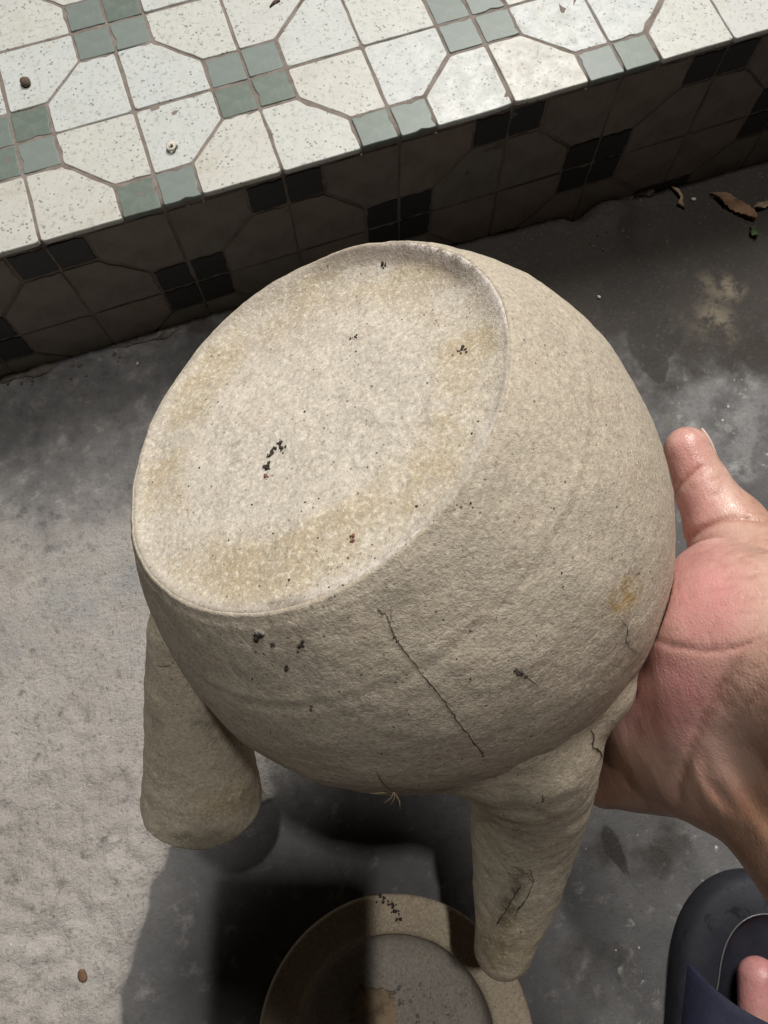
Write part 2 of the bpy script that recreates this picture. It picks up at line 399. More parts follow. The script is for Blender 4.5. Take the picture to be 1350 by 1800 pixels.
dirt_shade = sstep(0.19, 0.03, dwall - 0.20 * np.clip(GX - 0.02, 0, 0.4) + 0.03 * N1) * sstep(-0.12, 0.22, GX + 0.05 * N1) + 0.30 * sstep(0.10, 0.0, dwall + 0.02 * N1)
dirt_shade = np.maximum.reduce([dirt_shade, 0.45 * blob(152, 1260, 14, 9), 0.45 * blob(215, 1372, 16, 10), 0.4 * blob(100, 1000, 16, 8), 0.62 * blob(1150, 1520, 130, 110), 0.7 * blob(1190, 470, 170, 90), 0.6 * blob(1080, 420, 140, 60), 0.5 * blob(1050, 1700, 90, 120)])  # the two lower-right blobs paint the arm and hand's shadow into the colour
dirt_shade = np.clip(dirt_shade, 0, 1)
lump = sstep(-0.25, 0.15, -GY - 0.55 + 0.0) * 0 + sstep(1150, 1500, fy + 60 * N1) * sstep(420, 260, fx)
Z = FZ - 0.022 * sstep(0.05, 0.5, GX) + 0.0011 * N1 + 0.0005 * N2
Z = Z + screed * (0.0022 + 0.0015 * N3 * (0.25 + lump) + 0.0014 * N2 * (0.15 + lump))
Z = Z - 0.0012 * np.exp(-(side / 0.0012) ** 2) * sstep(-0.01, 0.01, start)          # the crack itself
for (px_, py_, r_, dp) in ((150, 1258, 14, 0.003), (128, 1240, 9, 0.002), (216, 1372, 12, 0.003), (105, 998, 10, 0.002), (1085, 365, 60, -0.012), (1020, 350, 25, 0.012), (1130, 395, 40, 0.006)):
    c0 = on_z(px_, py_); r_w = r_ / FPX * 0.52
    Z = Z - dp * np.exp(-(((GX - c0[0]) ** 2 + (GY - c0[1]) ** 2) / r_w ** 2)) * (1 + 0.5 * N2)
nxg, nyg = GX.shape
ii = np.arange(nxg * nyg).reshape(nxg, nyg)
ff = np.stack([ii[:-1, :-1], ii[1:, :-1], ii[1:, 1:], ii[:-1, 1:]], -1).reshape(-1, 4)
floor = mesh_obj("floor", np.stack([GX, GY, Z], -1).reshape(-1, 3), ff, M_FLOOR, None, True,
                 dict(screed=screed.ravel(), dirt_shade=dirt_shade.ravel(), wet=wet.ravel(), buff=buff.ravel(), fleck=fleck.ravel(), lime=lime.ravel()))
tag(floor, "worn grey and beige cement floor below the tiled step", kind="structure")
def floor_z(x, y):
    i = min(max(np.searchsorted(gx, x), 0), nxg - 1); j = min(max(np.searchsorted(gy, y), 0), nyg - 1); return float(Z[i, j])
def on_floor(px_, py_):
    z = FZ
    for _ in range(3):
        q = on_z(px_, py_, z); z = floor_z(q[0], q[1])
    q[2] = z; return q

# ------------------------------------------------------------------ the tiled step
S = 0.327; G = 0.00068; TH = 0.0035
def box(name, lo, hi, mat, parent=None):
    (x0, y0, z0), (x1, y1, z1) = lo, hi
    v = [(x0, y0, z0), (x1, y0, z0), (x1, y1, z0), (x0, y1, z0), (x0, y0, z1), (x1, y0, z1), (x1, y1, z1), (x0, y1, z1)]
    return mesh_obj(name, v, [(3, 2, 1, 0), (4, 5, 6, 7), (0, 1, 5, 4), (1, 2, 6, 5), (2, 3, 7, 6), (3, 0, 4, 7)], mat, parent, False)
GTOP = -0.0007
def grid_block():
    """grout bed: top sheet and front sheet gently uneven, on a solid core"""
    v = []; f_ = []
    xs = np.arange(-4.5 * TD, 9.5 * TD, 0.004); ys = np.concatenate([[EDGE + 0.0035], np.arange(EDGE + 0.006, 5 * TD, 0.006)])
    zs = np.concatenate([np.arange(FZ - 0.06, -0.008, 0.006), [-0.006]])
    prof = [(EDGE + 0.0007, z) for z in zs] + [(EDGE + 0.0010, -0.0030), (EDGE + 0.0022, -0.0012)] + [(y, GTOP) for y in ys[1:]] + [(ys[-1], -0.2)]
    n = len(prof)
    for x in xs:
        for (y, z) in prof: v.append((x, y, z))
    v = np.array(v); nn = 0.0005 * fbm(v, 0.012, 3); v[:, 2] += np.where(v[:, 2] > -0.004, nn, 0); v[:, 1] += np.where(v[:, 2] < -0.004, nn, 0) * (v[:, 1] < EDGE + 0.01)
    for i in range(len(xs) - 1):
        for j in range(n - 1): f_.append((i * n + j, (i + 1) * n + j, (i + 1) * n + j + 1, i * n + j + 1))
    o = mesh_obj("porch_step", v, f_, M_GR, None, True); o.data.materials.append(M_GRD)
    for p in o.data.polygons: p.material_index = 1 if p.normal.y < -0.8 else 0
    return o
step = grid_block()
tag(step, "porch step covered with speckled white and grey green tiles", kind="structure")

def tile_mesh(name, poly, mat, round_side=None, seed=0):
    r_ = random.Random(seed)
    poly = np.array(poly, float); c = poly.mean(0); poly = poly - c
    n = len(poly)
    # finer outline with small chips
    out = []
    for k in range(n):
        a, b = poly[k], poly[(k + 1) % n]
        for t in (0.03, 0.2, 0.4, 0.6, 0.8, 0.97): out.append(a + (b - a) * t)
    out = np.array(out); nm = out / np.linalg.norm(out, axis=1)[:, None]
    out = out - nm * np.array([[abs(r_.gauss(0, 0.00022)) + (r_.uniform(0.0005, 0.0016) if r_.random() < 0.07 else 0)] for _ in out])
    m_ = len(out)
    def inset(q): return out - nm * q
    rings = [(inset(0), -TH), (inset(0), -0.0009), (inset(0.00025), -0.00018), (inset(0.0007), 0.0)]
    v = []; f_ = []
    for (o2, z) in rings:
        for p in o2: v.append((p[0], p[1], z))
    for a in range(len(rings) - 1):
        for k in range(m_): f_.append((a * m_ + k, a * m_ + (k + 1) % m_, (a + 1) * m_ + (k + 1) % m_, (a + 1) * m_ + k))
    f_.append(tuple(range((len(rings) - 1) * m_, len(rings) * m_)))
    me = bpy.data.meshes.new(name); me.from_pydata(v, [], f_); me.update()
    me.polygons.foreach_set("use_smooth", [len(p.vertices) == 4 for p in me.polygons])
    me.materials.append(mat); return me, c
def cell_polys():
    a = (1 - S) * TD; s = S * TD; D = TD; g = G
    # pentagon with its right-angled corner at the cell corner (0,0), diagonal opposite
    dg = g * 1.2
    pent = [(g, g), (a - g, g), (a - g, s - dg), (s - dg, a - g), (g, a - g)]
    sq = [(a + g, g), (D - g, g), (D - g, s - g), (a + g, s - g)]
    return pent, sq
PENT, SQ = cell_polys()
def rot_cell(poly, k):
    p = [(x - TD / 2, y - TD / 2) for x, y in poly]
    for _ in range(k): p = [(-y, x) for x, y in p]
    return [(x + TD / 2, y + TD / 2) for x, y in p]
def variants(name, poly, mat, nv):
    return [[tile_mesh(name, rot_cell(poly, k), mat, seed=11 * k + v) for v in range(nv)] for k in range(4)]
TV = dict(wt=variants("white_tile", PENT, M_WT, 3), gt=variants("green_tile", SQ, M_GT, 2),
          rw=variants("riser_tile", PENT, M_RW, 2), rg=variants("dark_green_tile", SQ, M_RG, 1))
def lay(kind, name, k, cell, riser=False, zoff=0.0):
    me, c = random.choice(TV[kind][k])
    o = bpy.data.objects.new(name, me); COL.objects.link(o); o.parent = step
    u = cell[0] * TD + c[0] + random.gauss(0, 0.00025); v = cell[1] * TD + c[1] + random.gauss(0, 0.00025)
    tx, ty, tz = (random.gauss(0, 0.003) for _ in range(3))
    if riser:
        o.location = (u, EDGE + random.gauss(0, 0.0002), v + zoff); o.rotation_euler = (math.pi / 2 + tx, ty, tz)
    else:
        o.location = (u, v, random.gauss(0, 0.00015)); o.rotation_euler = (tx, ty, tz)
    return o
for j in range(-1, 4):
    for i in range(-3, 8):
        even = (i + j) % 2 == 0
        for k in ((0, 2) if even else (1, 3)): lay('wt', "white_tile", k, (i, j))
        for k in ((0, 2) if even else (1, 3)): lay('gt', "green_tile", k, (i, j))
Z0 = -0.006
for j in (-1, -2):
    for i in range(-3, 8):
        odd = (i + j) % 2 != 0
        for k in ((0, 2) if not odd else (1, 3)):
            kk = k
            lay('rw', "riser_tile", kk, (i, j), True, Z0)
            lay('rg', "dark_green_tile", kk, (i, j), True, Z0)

# ------------------------------------------------------------------ generic small things
def rock(r, seed, flat=0.6, sub=2):
    bm = bmesh.new(); bmesh.ops.create_icosphere(bm, subdivisions=sub, radius=1)
    v = np.array([x.co[:] for x in bm.verts]); f_ = [[x.index for x in q.verts] for q in bm.faces]; bm.free()
    v = v * (1 + 0.38 * fbm(v, 0.9, 3, seed * 3.1))[:, None] * np.array([1.0, 0.8, flat]) * r
    a = seed * 1.7; R_ = np.array([[math.cos(a), -math.sin(a), 0], [math.sin(a), math.cos(a), 0], [0, 0, 1]])
    return v @ R_.T, f_
def frame_from(nrm):
    nrm = np.asarray(nrm) / np.linalg.norm(nrm); a = np.cross(nrm, [0.3, 0.8, 0.52]); a /= np.linalg.norm(a)
    return np.stack([a, np.cross(nrm, a), nrm], 1)
def tube(pts, rad, sides=5):
    pts = np.asarray(pts, float); v = []; f_ = []; n = len(pts)
    rad = np.broadcast_to(rad, n)
    for i in range(n):
        t = pts[min(i + 1, n - 1)] - pts[max(i - 1, 0)]; Fm = frame_from(t + 1e-9)
        for k in range(sides):
            a = 2 * math.pi * k / sides; v.append(pts[i] + rad[i] * (math.cos(a) * Fm[:, 0] + math.sin(a) * Fm[:, 1]))
    for i in range(n - 1):
        for k in range(sides): f_.append((i * sides + k, i * sides + (k + 1) % sides, (i + 1) * sides + (k + 1) % sides, (i + 1) * sides + k))
    f_.append(tuple(range(sides))[::-1]); f_.append(tuple(range((n - 1) * sides, n * sides)))
    return v, f_
class Bag:
    def __init__(s): s.v = []; s.f = []
    def add(s, v, f_):
        o = len(s.v); s.v += [tuple(q) for q in v]; s.f += [tuple(i + o for i in q) for q in f_]

# mortar crumbs squeezed out along the foot of the step
def ridge(pxs, r, seed):
    pts = np.array([on_floor(*p) for p in pxs]); r_ = random.Random(seed); n = int(np.linalg.norm(pts[-1] - pts[0]) / 0.0012)
    tt = np.linspace(0, 1, n); s_ = np.linspace(0, 1, len(pts)); c = np.stack([np.interp(tt, s_, pts[:, k]) for k in range(3)], 1)
    c[:, 1] += 0.002 * fbm(c, 0.02, 3, seed); rad = r * np.clip(0.6 + 0.8 * fbm(c, 0.012, 4, seed * 3.0), 0.12, 1.4); rad[0] = rad[-1] = 0.0003
    v, f_ = tube(c, rad, 14); v = np.array(v); v = v + (0.0011 * fbm(v, 0.006, 3, 3.0))[:, None] * np.array([1, 1, 1]); v[:, 2] = c.mean(0)[2] + (v[:, 2] - c.mean(0)[2]) * 0.6
    B_ = Bag(); B_.add(v, f_); return B_
b_ = ridge([(0, 668), (60, 656), (110, 640)], 0.0045, 3); o = mesh_obj("mortar_ridge", b_.v, b_.f, M_MORTAR, floor)
b_ = ridge([(195, 613), (235, 602), (275, 592), (312, 576)], 0.0042, 4); o = mesh_obj("mortar_ridge", b_.v, b_.f, M_MORTAR, floor)
b_ = ridge([(1010, 352), (1050, 352), (1100, 342), (1140, 330)], 0.007, 5); o = mesh_obj("mortar_ridge", b_.v, b_.f, M_MORTAR, floor)
o["label"] = "broken dark mortar ledge"

def thing_rock(name, px_, py_, r, seed, mat, label, cat, z=None, flat=0.6, group=None):
    q = on_floor(px_, py_) if z is None else on_z(px_, py_, z)
    v, f_ = rock(r, seed, flat); v = v - [0, 0, v[:, 2].min() * 0.8]
    o = mesh_obj(name, v, f_, mat); o.location = tuple(q)
    tag(o, label, cat, group); return o
thing_rock("pebble", 1052, 523, 0.0016, 5, M_PALE, "tiny white pebble alone on the dark floor right of the pot base", "pebble")
thing_rock("pebble", 242, 640, 0.0014, 8, M_PALE, "tiny white pebble on the floor left of the pot rim", "pebble")
thing_rock("pebble", 1218, 352, 0.0022, 9, M_PALE, "small pale pebble beside the bent twig near the step", "pebble")
thing_rock("pebble", 1338, 283, 0.0022, 4, M_TWIG, "small pinkish pebble at the foot of the step", "pebble")
thing_rock("pebble", 20, 1660, 0.0011, 6, M_PALE, "tiny white grain on the beige screed at lower left", "pebble")
thing_rock("brown_crumb", 146, 1713, 0.0035, 12, M_LEAF, "small rust brown crumb on the rough beige screed", "crumb", flat=0.4)
thing_rock("tile_chip", 47, 147, 0.0042, 14, M_STONE, "dark brown chip on a white tile at the upper left", "chip", z=0.0002, flat=0.45)
# crumbs of soil and grit gathered along the foot of the step
B_ = Bag(); r_ = random.Random(31)
for i in range(330):
    if i < 230: x = r_.uniform(900, 1350); y = 372 - (x - 980) * 0.30 + abs(r_.gauss(0, 1)) * 55
    else: x = r_.uniform(0, 420); y = 664 - x * 0.285 + abs(r_.gauss(0, 1)) * 30
    q = on_floor(x, y)
    if q[1] > EDGE - 0.002: continue
    v, f_ = rock(0.0004 + 0.0016 * r_.random() ** 3, r_.randint(0, 90), 0.55, 1); B_.add(v + q, f_)
o = mesh_obj("soil_crumbs", B_.v, B_.f, M_STONE, floor); o["kind"] = "stuff"
# tiny ring shaped snail shell on a white tile
def shell():
    pts = []; rad = []
    for i in range(40):
        t = i / 39; a = t * 2 * math.pi * 1.6; r = 0.0030 * (1 - 0.62 * t)
        pts.append((r * math.cos(a), r * math.sin(a), 0.0012 + 0.0016 * t)); rad.append(0.0013 * (1 - 0.6 * t))
    v, f_ = tube(pts, rad, 8); o = mesh_obj("snail_shell", v, f_, M_PALE); o.location = tuple(on_z(303, 262, 0.0))
    tag(o, "tiny pale ring shaped snail shell on a cream tile", "shell")
shell()

def leaf_obj(name, pts_px, width, mat, label, cat, lift=0.002, curl=0.004, z=None, taper=1.0):
    pts = np.array([on_floor(*p) if z is None else on_z(p[0], p[1], z) for p in pts_px])
    n = 24; tt = np.linspace(0, 1, n); s_ = np.linspace(0, 1, len(pts))
    c = np.stack([np.interp(tt, s_, pts[:, k]) for k in range(3)], 1)
    base = c.mean(0); v = []; f_ = []; W_ = 7
    for i in range(n):
        t = c[min(i + 1, n - 1)] - c[max(i - 1, 0)]; t[2] = 0; t /= np.linalg.norm(t); sd = np.array([-t[1], t[0], 0])
        w = width * (math.sin(math.pi * min(1, max(0.03, tt[i] ** taper))) ** 0.7 + 0.04) * min(1, 0.1 + 2.6 * tt[i]) * (1 + 0.12 * math.sin(i * 2.3))
        for k in range(W_):
            u = (k / (W_ - 1) - 0.5) * 2
            v.append(c[i] + sd * u * w / 2 + np.array([0, 0, lift + curl * u * u * (0.5 + 0.5 * math.sin(i * 0.35)) + 0.003 * tt[i] * (1 - tt[i]) - 0.0006 * math.cos(u * 9)]))
    for i in range(n - 1):
        for k in range(W_ - 1): f_.append((i * W_ + k, i * W_ + k + 1, (i + 1) * W_ + k + 1, (i + 1) * W_ + k))
    o = mesh_obj(name, v, f_, mat); md = o.modifiers.new("thick", 'SOLIDIFY'); md.thickness = 0.0004
    re_origin(o, base); tag(o, label, cat); return o
leaf_obj("dry_leaf", [(1245, 345), (1270, 355), (1300, 370), (1325, 390)], 0.012, M_LEAF, "curled reddish brown dry leaf on the floor by the step", "leaf", taper=1.2)
leaf_obj("dry_leaf", [(1318, 372), (1335, 366), (1352, 362)], 0.006, M_TWIG, "narrow pale dry blade beside the reddish leaf", "leaf")
leaf_obj("green_leaf_bit", [(1315, 405), (1322, 414), (1328, 421)], 0.006, M_GREEN, "tiny green leaf bit on the dark floor", "leaf")
def twig():
    q = [on_floor(*p) for p in ((1178, 330), (1188, 340), (1196, 352), (1192, 362), (1202, 368))]
    q = np.array(q) + [0, 0, 0.002]; q[1:4, 2] += 0.002
    v, f_ = tube(q, [0.0007, 0.0017, 0.0012, 0.0022, 0.0008], 6); o = mesh_obj("bent_twig", v, f_, M_TWIG); re_origin(o, q[0])
    tag(o, "short bent pale twig on the soil near the step", "twig")
twig()
def twig2():
    q = np.array([on_z(x_, y_, 0.0008) for x_, y_ in ((474, 12), (482, 4), (492, 0))]); v, f_ = tube(q, [0.0004, 0.0012, 0.0008], 5)
    o = mesh_obj("dirt_flake", v, f_, M_STONE); re_origin(o, q[0]); tag(o, "small brown flake on a white tile near the top", "flake")
twig2()

# ------------------------------------------------------------------ the clay pot
AX = RC.T @ np.array([-0.46490056, -0.47168076, -0.74925612])          # out of the base
BC = P(*[529.4, 716.5], 0.22)
MC = CAM + RC.T @ np.array([0.00781893, 0.00513228, 0.2735])
RE = 0.09122; CE = RE * 1.05; HH = -float((MC - BC) @ AX); LAT = (MC - BC) + HH * AX
E1 = np.cross(AX, [0, 0, 1.0]); E1 /= np.linalg.norm(E1); E2 = np.cross(AX, E1)
RIM = 0.0648
def prof_r(t):
    t = np.asarray(t, float)
    q = RE * np.sqrt(np.clip(1 - ((t + HH) / CE) ** 2, 0.02, 1))
    q = q + (RIM - 0.0607) * np.exp(t / 0.013)
    q = q + 0.00016 * np.exp(-((t + 0.0215) / 0.0012) ** 2) - 0.00016 * np.exp(-((t + 0.024) / 0.0015) ** 2)
    return q
TN = -(HH + 0.066)                                                     # shoulder, where the neck starts
def centre_at(t): return BC + np.multiply.outer(t, AX) + np.multiply.outer(np.clip(-t / HH, 0, 1.0), LAT)
def pot_sdf(X):
    d = X - BC; t = d @ AX
    tc = np.clip(t, TN, 0); c = centre_at(np.clip(t, TN - 0.044, 0)); neck = 0.0155 * sstep(TN, TN - 0.03, t)
    rad = X - c; rad = rad - (rad @ AX)[..., None] * AX; rho = np.linalg.norm(rad, axis=-1)
    r = prof_r(tc) - neck; slope = np.clip(np.abs((tc + HH) / CE) * RE / np.maximum(r, 0.02), 0, 1.6)
    side_ = (rho - r) / np.sqrt(1 + slope ** 2)
    return np.maximum(np.maximum(side_, t), TN - 0.044 - t)
POT_ROOT = MC
pot = empty("clay_pot", tuple(POT_ROOT))
tag(pot, "unglazed buff clay pot held upside down with its round base up", "pot")
def part(name, v, f_, mat, parent=pot, attrs=None, smooth=True):
    return mesh_obj(name, np.asarray(v) - POT_ROOT, f_, mat, parent, smooth, attrs)

def rev(prof, nseg, wob=0.0):
    th = np.linspace(0, 2 * math.pi, nseg, endpoint=False)
    v = []
    for (r, t) in prof:
        c = centre_at(np.array(t)) if np.ndim(t) == 0 else centre_at(t)
        v.append(c + r * (np.cos(th)[:, None] * E1 + np.sin(th)[:, None] * E2))
    n = len(prof); v = np.concatenate(v); f_ = []
    k = np.arange(nseg); k2 = (k + 1) % nseg
    for i in range(n - 1): f_.append(np.stack([i * nseg + k, i * nseg + k2, (i + 1) * nseg + k2, (i + 1) * nseg + k], 1))
    return v, np.concatenate(f_)
def noisy(v, amp=1.0):
    d = v - MC; d = d / np.linalg.norm(d, axis=1)[:, None]
    return v + d * (amp * (0.0011 * fbm(v, 0.06, 3) + 0.00035 * fbm(v, 0.012, 3, 5.0) + 0.00012 * fbm(v, 0.003, 2, 9.0)))[:, None]
ts = np.concatenate([np.linspace(-0.0016, -0.012, 14), np.linspace(-0.0125, TN, 150)[1:]])
ts = ts[1:]
pr = [(RIM - 0.0032, -0.0022), (RIM - 0.0020, -0.0006), (RIM - 0.0013, -0.0001), (RIM - 0.0007, -0.0001), (RIM - 0.0002, -0.0005), (RIM + 0.0002, -0.0013)] + [(float(prof_r(t)), float(t)) for t in ts]
rn = pr[-1][0]
pr += [(rn - 0.005, TN - 0.004), (rn - 0.0100, TN - 0.011), (rn - 0.0140, TN - 0.020), (rn - 0.0155, TN - 0.029), (rn - 0.0145, TN - 0.037), (rn - 0.0125, TN - 0.042), (rn - 0.0130, TN - 0.044), (rn - 0.0190, TN - 0.044), (rn - 0.0215, TN - 0.034), (rn - 0.0200, TN - 0.018), (rn - 0.012, TN - 0.006)]
pr += [(float(prof_r(t)) - 0.008, float(t)) for t in np.linspace(TN, -0.02, 40)] + [(0.03, -0.012), (0.001, -0.011)]
bv, bf = rev(pr, 420); bv = noisy(bv)
bpx = to_px(bv)
def pxblob(px, x, y, rx, ry, ang=0):
    a = math.radians(ang); dx, dy = px[:, 0] - x, px[:, 1] - y
    u = dx * math.cos(a) + dy * math.sin(a); w = -dx * math.sin(a) + dy * math.cos(a)
    return np.clip(1.6 - 1.2 * np.sqrt((u / rx) ** 2 + (w / ry) ** 2), 0, 1)
front = ((bv - CAM) @ RC[2]) < 0.30
ochre = pxblob(bpx, 1098, 1048, 22, 42, 32) * front
grime = np.maximum.reduce([0.5 * pxblob(bpx, 700, 1392, 130, 12), 0.4 * pxblob(bpx, 340, 1050, 60, 14, 25), 0.35 * pxblob(bpx, 690, 1060, 120, 20, -25)]) * front
body = part("body", bv, bf, M_CLAY, attrs=dict(ochre=ochre, grime=grime))
# the base: rounded foot rim, short slope in, flat slightly domed plate
pb = [(RIM - 0.0008, -0.0012), (RIM - 0.0012, -0.0003), (RIM - 0.0016, 0.0), (RIM - 0.0024, -0.0003), (RIM - 0.0036, -0.0010), (RIM - 0.0056, -0.0022), (RIM - 0.0080, -0.0031), (RIM - 0.0105, -0.0036), (RIM - 0.0135, -0.0038)]
pb += [(r, -0.0038 + 0.0010 * (1 - (r / 0.05) ** 2)) for r in np.linspace(0.050, 0.0004, 60)]
pv, pf = rev(pb, 420)
rq = np.linalg.norm((pv - BC) - ((pv - BC) @ AX)[:, None] * AX, axis=1)
pv = noisy(pv) + (AX * (0.0004 * fbm(pv, 0.03, 3, 2.0) + 0.00018 * fbm(pv, 0.004, 2, 4.0))[:, None]) * sstep(RIM - 0.002, RIM - 0.006, rq)[:, None]
d_ = pv - BC; rr = np.linalg.norm(d_ - (d_ @ AX)[:, None] * AX, axis=1)
ppx = to_px(pv)
upv = -RC[1] + (RC[1] @ AX) * AX; upv /= np.linalg.norm(upv)
rq = np.linalg.norm((pv - BC) - ((pv - BC) @ AX)[:, None] * AX, axis=1); cs = ((pv - BC) @ upv) / np.maximum(rq, 1e-4)
fdep = 0.62 + (0.25 + 0.85 * sstep(-0.2, 0.9, cs) - 0.62) * np.clip(rq / 0.045, 0, 1)
pv = pv + AX * ((1 - fdep) * np.interp(rq, [0, 0.045, 0.0535, 0.0592, 0.0612, 0.0624], [0.0030, 0.0036, 0.0034, 0.0018, 0.0006, 0.0]))[:, None]
yel = np.clip(sstep(0.036, 0.049, rr + 0.007 * fbm(pv, 0.03, 3, 6.0)) * sstep(0.0635, 0.0585, rr), 0, 1)
pale = np.exp(-((rr - (RIM - 0.0018)) / 0.0016) ** 2)
topness = sstep(520, 430, ppx[:, 1] - 0.12 * (ppx[:, 0] - 700)) * sstep(470, 580, ppx[:, 0]) * sstep(860, 800, ppx[:, 0])
ringn = RIM - rr + 0.0012 * fbm(pv, 0.012, 3, 51.0)
rim_brown = np.clip(0.95 * sstep(0.0085, 0.0055, ringn) * topness + 0.45 * sstep(0.0034, 0.0022, ringn), 0, 1)  # grey-brown ring on the rim, wider along its upper edge
chip = pale * sstep(0.0, 0.2, fbm(pv, 0.02, 3, 61.0) + 0.15) * sstep(600, 760, ppx[:, 0] + 0.2 * ppx[:, 1] - 100)
base = part("base", pv, pf, M_BASE, attrs=dict(yellow=yel, pale=pale * 0.3, rim_brown=rim_brown, chip=chip, grime=0.7 * pxblob(ppx, 560, 1065, 200, 12, 5) * (rr > 0.06), ochre=np.zeros(len(pv))))

def relax(v, f_, n):
    e = np.concatenate([f_[:, [0, 1]], f_[:, [1, 2]], f_[:, [2, 3]], f_[:, [3, 0]]]); v = v.copy()
    k = np.bincount(e[:, 0], minlength=len(v)) + np.bincount(e[:, 1], minlength=len(v))
    for _ in range(n):
        a = np.stack([np.bincount(e[:, 0], v[e[:, 1], c], len(v)) + np.bincount(e[:, 1], v[e[:, 0], c], len(v)) for c in range(3)], 1)
        v = 0.4 * v + 0.6 * a / k[:, None]
    return v
def vnormals(v, f_):
    fn = np.cross(v[f_[:, 2]] - v[f_[:, 0]], v[f_[:, 3]] - v[f_[:, 1]]); n = np.zeros_like(v)
    for k in range(4):
        for c in range(3): n[:, c] += np.bincount(f_[:, k], fn[:, c], len(v))
    return n / (np.linalg.norm(n, axis=1)[:, None] + 1e-12)
# spout and handle: round cones melting into the body
H1 = 0.0011
SP = [(P(916, 1282, 0.2640), 0.0288), (P(935, 1368, 0.281), 0.0234), (P(926, 1440, 0.299), 0.0218), (P(908, 1550, 0.318), 0.0183), (P(884, 1668, 0.331), 0.0128)]
def resample(ch, n):
    p = np.array([np.append(a, r) for a, r in ch]); k = len(p); out = []
    for t in np.linspace(0, k - 1, n):
        i = min(int(t), k - 2); u = t - i
        p0, p1, p2, p3 = p[max(i - 1, 0)], p[i], p[i + 1], p[min(i + 2, k - 1)]
        q = 0.5 * (2 * p1 + (p2 - p0) * u + (2 * p0 - 5 * p1 + 4 * p2 - p3) * u ** 2 + (3 * p1 - p0 - 3 * p2 + p3) * u ** 3)
        out.append((q[:3], float(q[3])))
    return out
SPF = resample(SP, 13)
LUMP = P(1050, 1212, 0.2510)
def spout_sdf(X):
    d = None
    for (a, ra), (b, rb) in zip(SPF[:-1], SPF[1:]):
        q = cone_sdf(X, a, b, ra, rb); d = q if d is None else np.minimum(d, q)
    d = smin(d, np.linalg.norm(X - LUMP, axis=-1) - 0.0112, 0.008)
    s = smin(d, pot_sdf(X) + 0.0012, 0.012)
    return np.maximum(s, d - 0.022)
pts = np.array([p for p, _ in SP] + [LUMP])
sv, sf_ = surface_nets(spout_sdf, pts.min(0) - 0.05, pts.max(0) + 0.03, H1)
sv = relax(sv, sf_, 14); sv = sv + vnormals(sv, sf_) * (0.0006 * fbm(sv, 0.02, 3, 3.0) + 0.0002 * fbm(sv, 0.005, 2, 8.0))[:, None]
spx = to_px(sv)
part("spout", sv, sf_, M_HANDLE, attrs=dict(ochre=0.4 * pxblob(spx, 880, 1660, 60, 60), grime=np.maximum.reduce([0.95 * pxblob(spx, 895, 1590, 20, 75, 22), 0.8 * pxblob(spx, 868, 1672, 40, 34), 0.45 * pxblob(spx, 930, 1440, 70, 60)])))
HD = [(P(350, 1010, 0.292), 0.0135), (P(334, 1110, 0.300), 0.0165), (P(343, 1270, 0.326), 0.0214), (P(353, 1355, 0.340), 0.0250), (P(354.5, 1402, 0.3485), 0.0272)]
HD = resample(HD, 9)
HDIR = HD[-1][0] - HD[-2][0]; HD = resample(HD, 9)
HDIR = HDIR / np.linalg.norm(HDIR)
HEND = HD[-1][0]
def handle_sdf(X):
    d = None
    for (a, ra), (b, rb) in zip(HD[:-1], HD[1:]):
        ex = b + (b - a) * (0.6 if b is HEND else 0); rx = rb + (rb - ra) * (0.6 if b is HEND else 0)
        q = cone_sdf(X, a, ex, ra, rx); d = q if d is None else np.minimum(d, q)
    ax_ = (X - HEND) @ HDIR
    d = smin(d, pot_sdf(X) + 0.002, 0.006)
    cut = ax_ - 0.0015
    d = -smin(-d, -cut, 0.0015)                                       # rounded rim of the open end
    bore = cone_sdf(X, HEND + HDIR * 0.02, HEND - HDIR * 0.06, 0.0245, 0.0105)
    d = np.maximum(d, -bore)
    lim = cone_sdf(X, HD[0][0], HEND + HDIR * 0.03, 0.024, 0.042)
    return np.maximum(d, lim)
pts = np.array([p for p, _ in HD])
hv, hf = surface_nets(handle_sdf, pts.min(0) - 0.038, pts.max(0) + 0.038, H1)
hv = relax(hv, hf, 2); hv = hv + vnormals(hv, hf) * (0.0004 * fbm(hv, 0.02, 3, 13.0) + 0.0002 * fbm(hv, 0.005, 2, 18.0))[:, None]
hpx = to_px(hv)
part("handle", hv, hf, M_HANDLE, attrs=dict(ochre=0.5 * pxblob(hpx, 400, 1410, 60, 25, -15), grime=np.maximum.reduce([0.6 * pxblob(hpx, 375, 1280, 45, 22, 30), 0.5 * pxblob(hpx, 275, 1275, 12, 25), 0.45 * pxblob(hpx, 350, 1470, 100, 12), 0.35 * pxblob(hpx, 400, 1340, 30, 26)])))

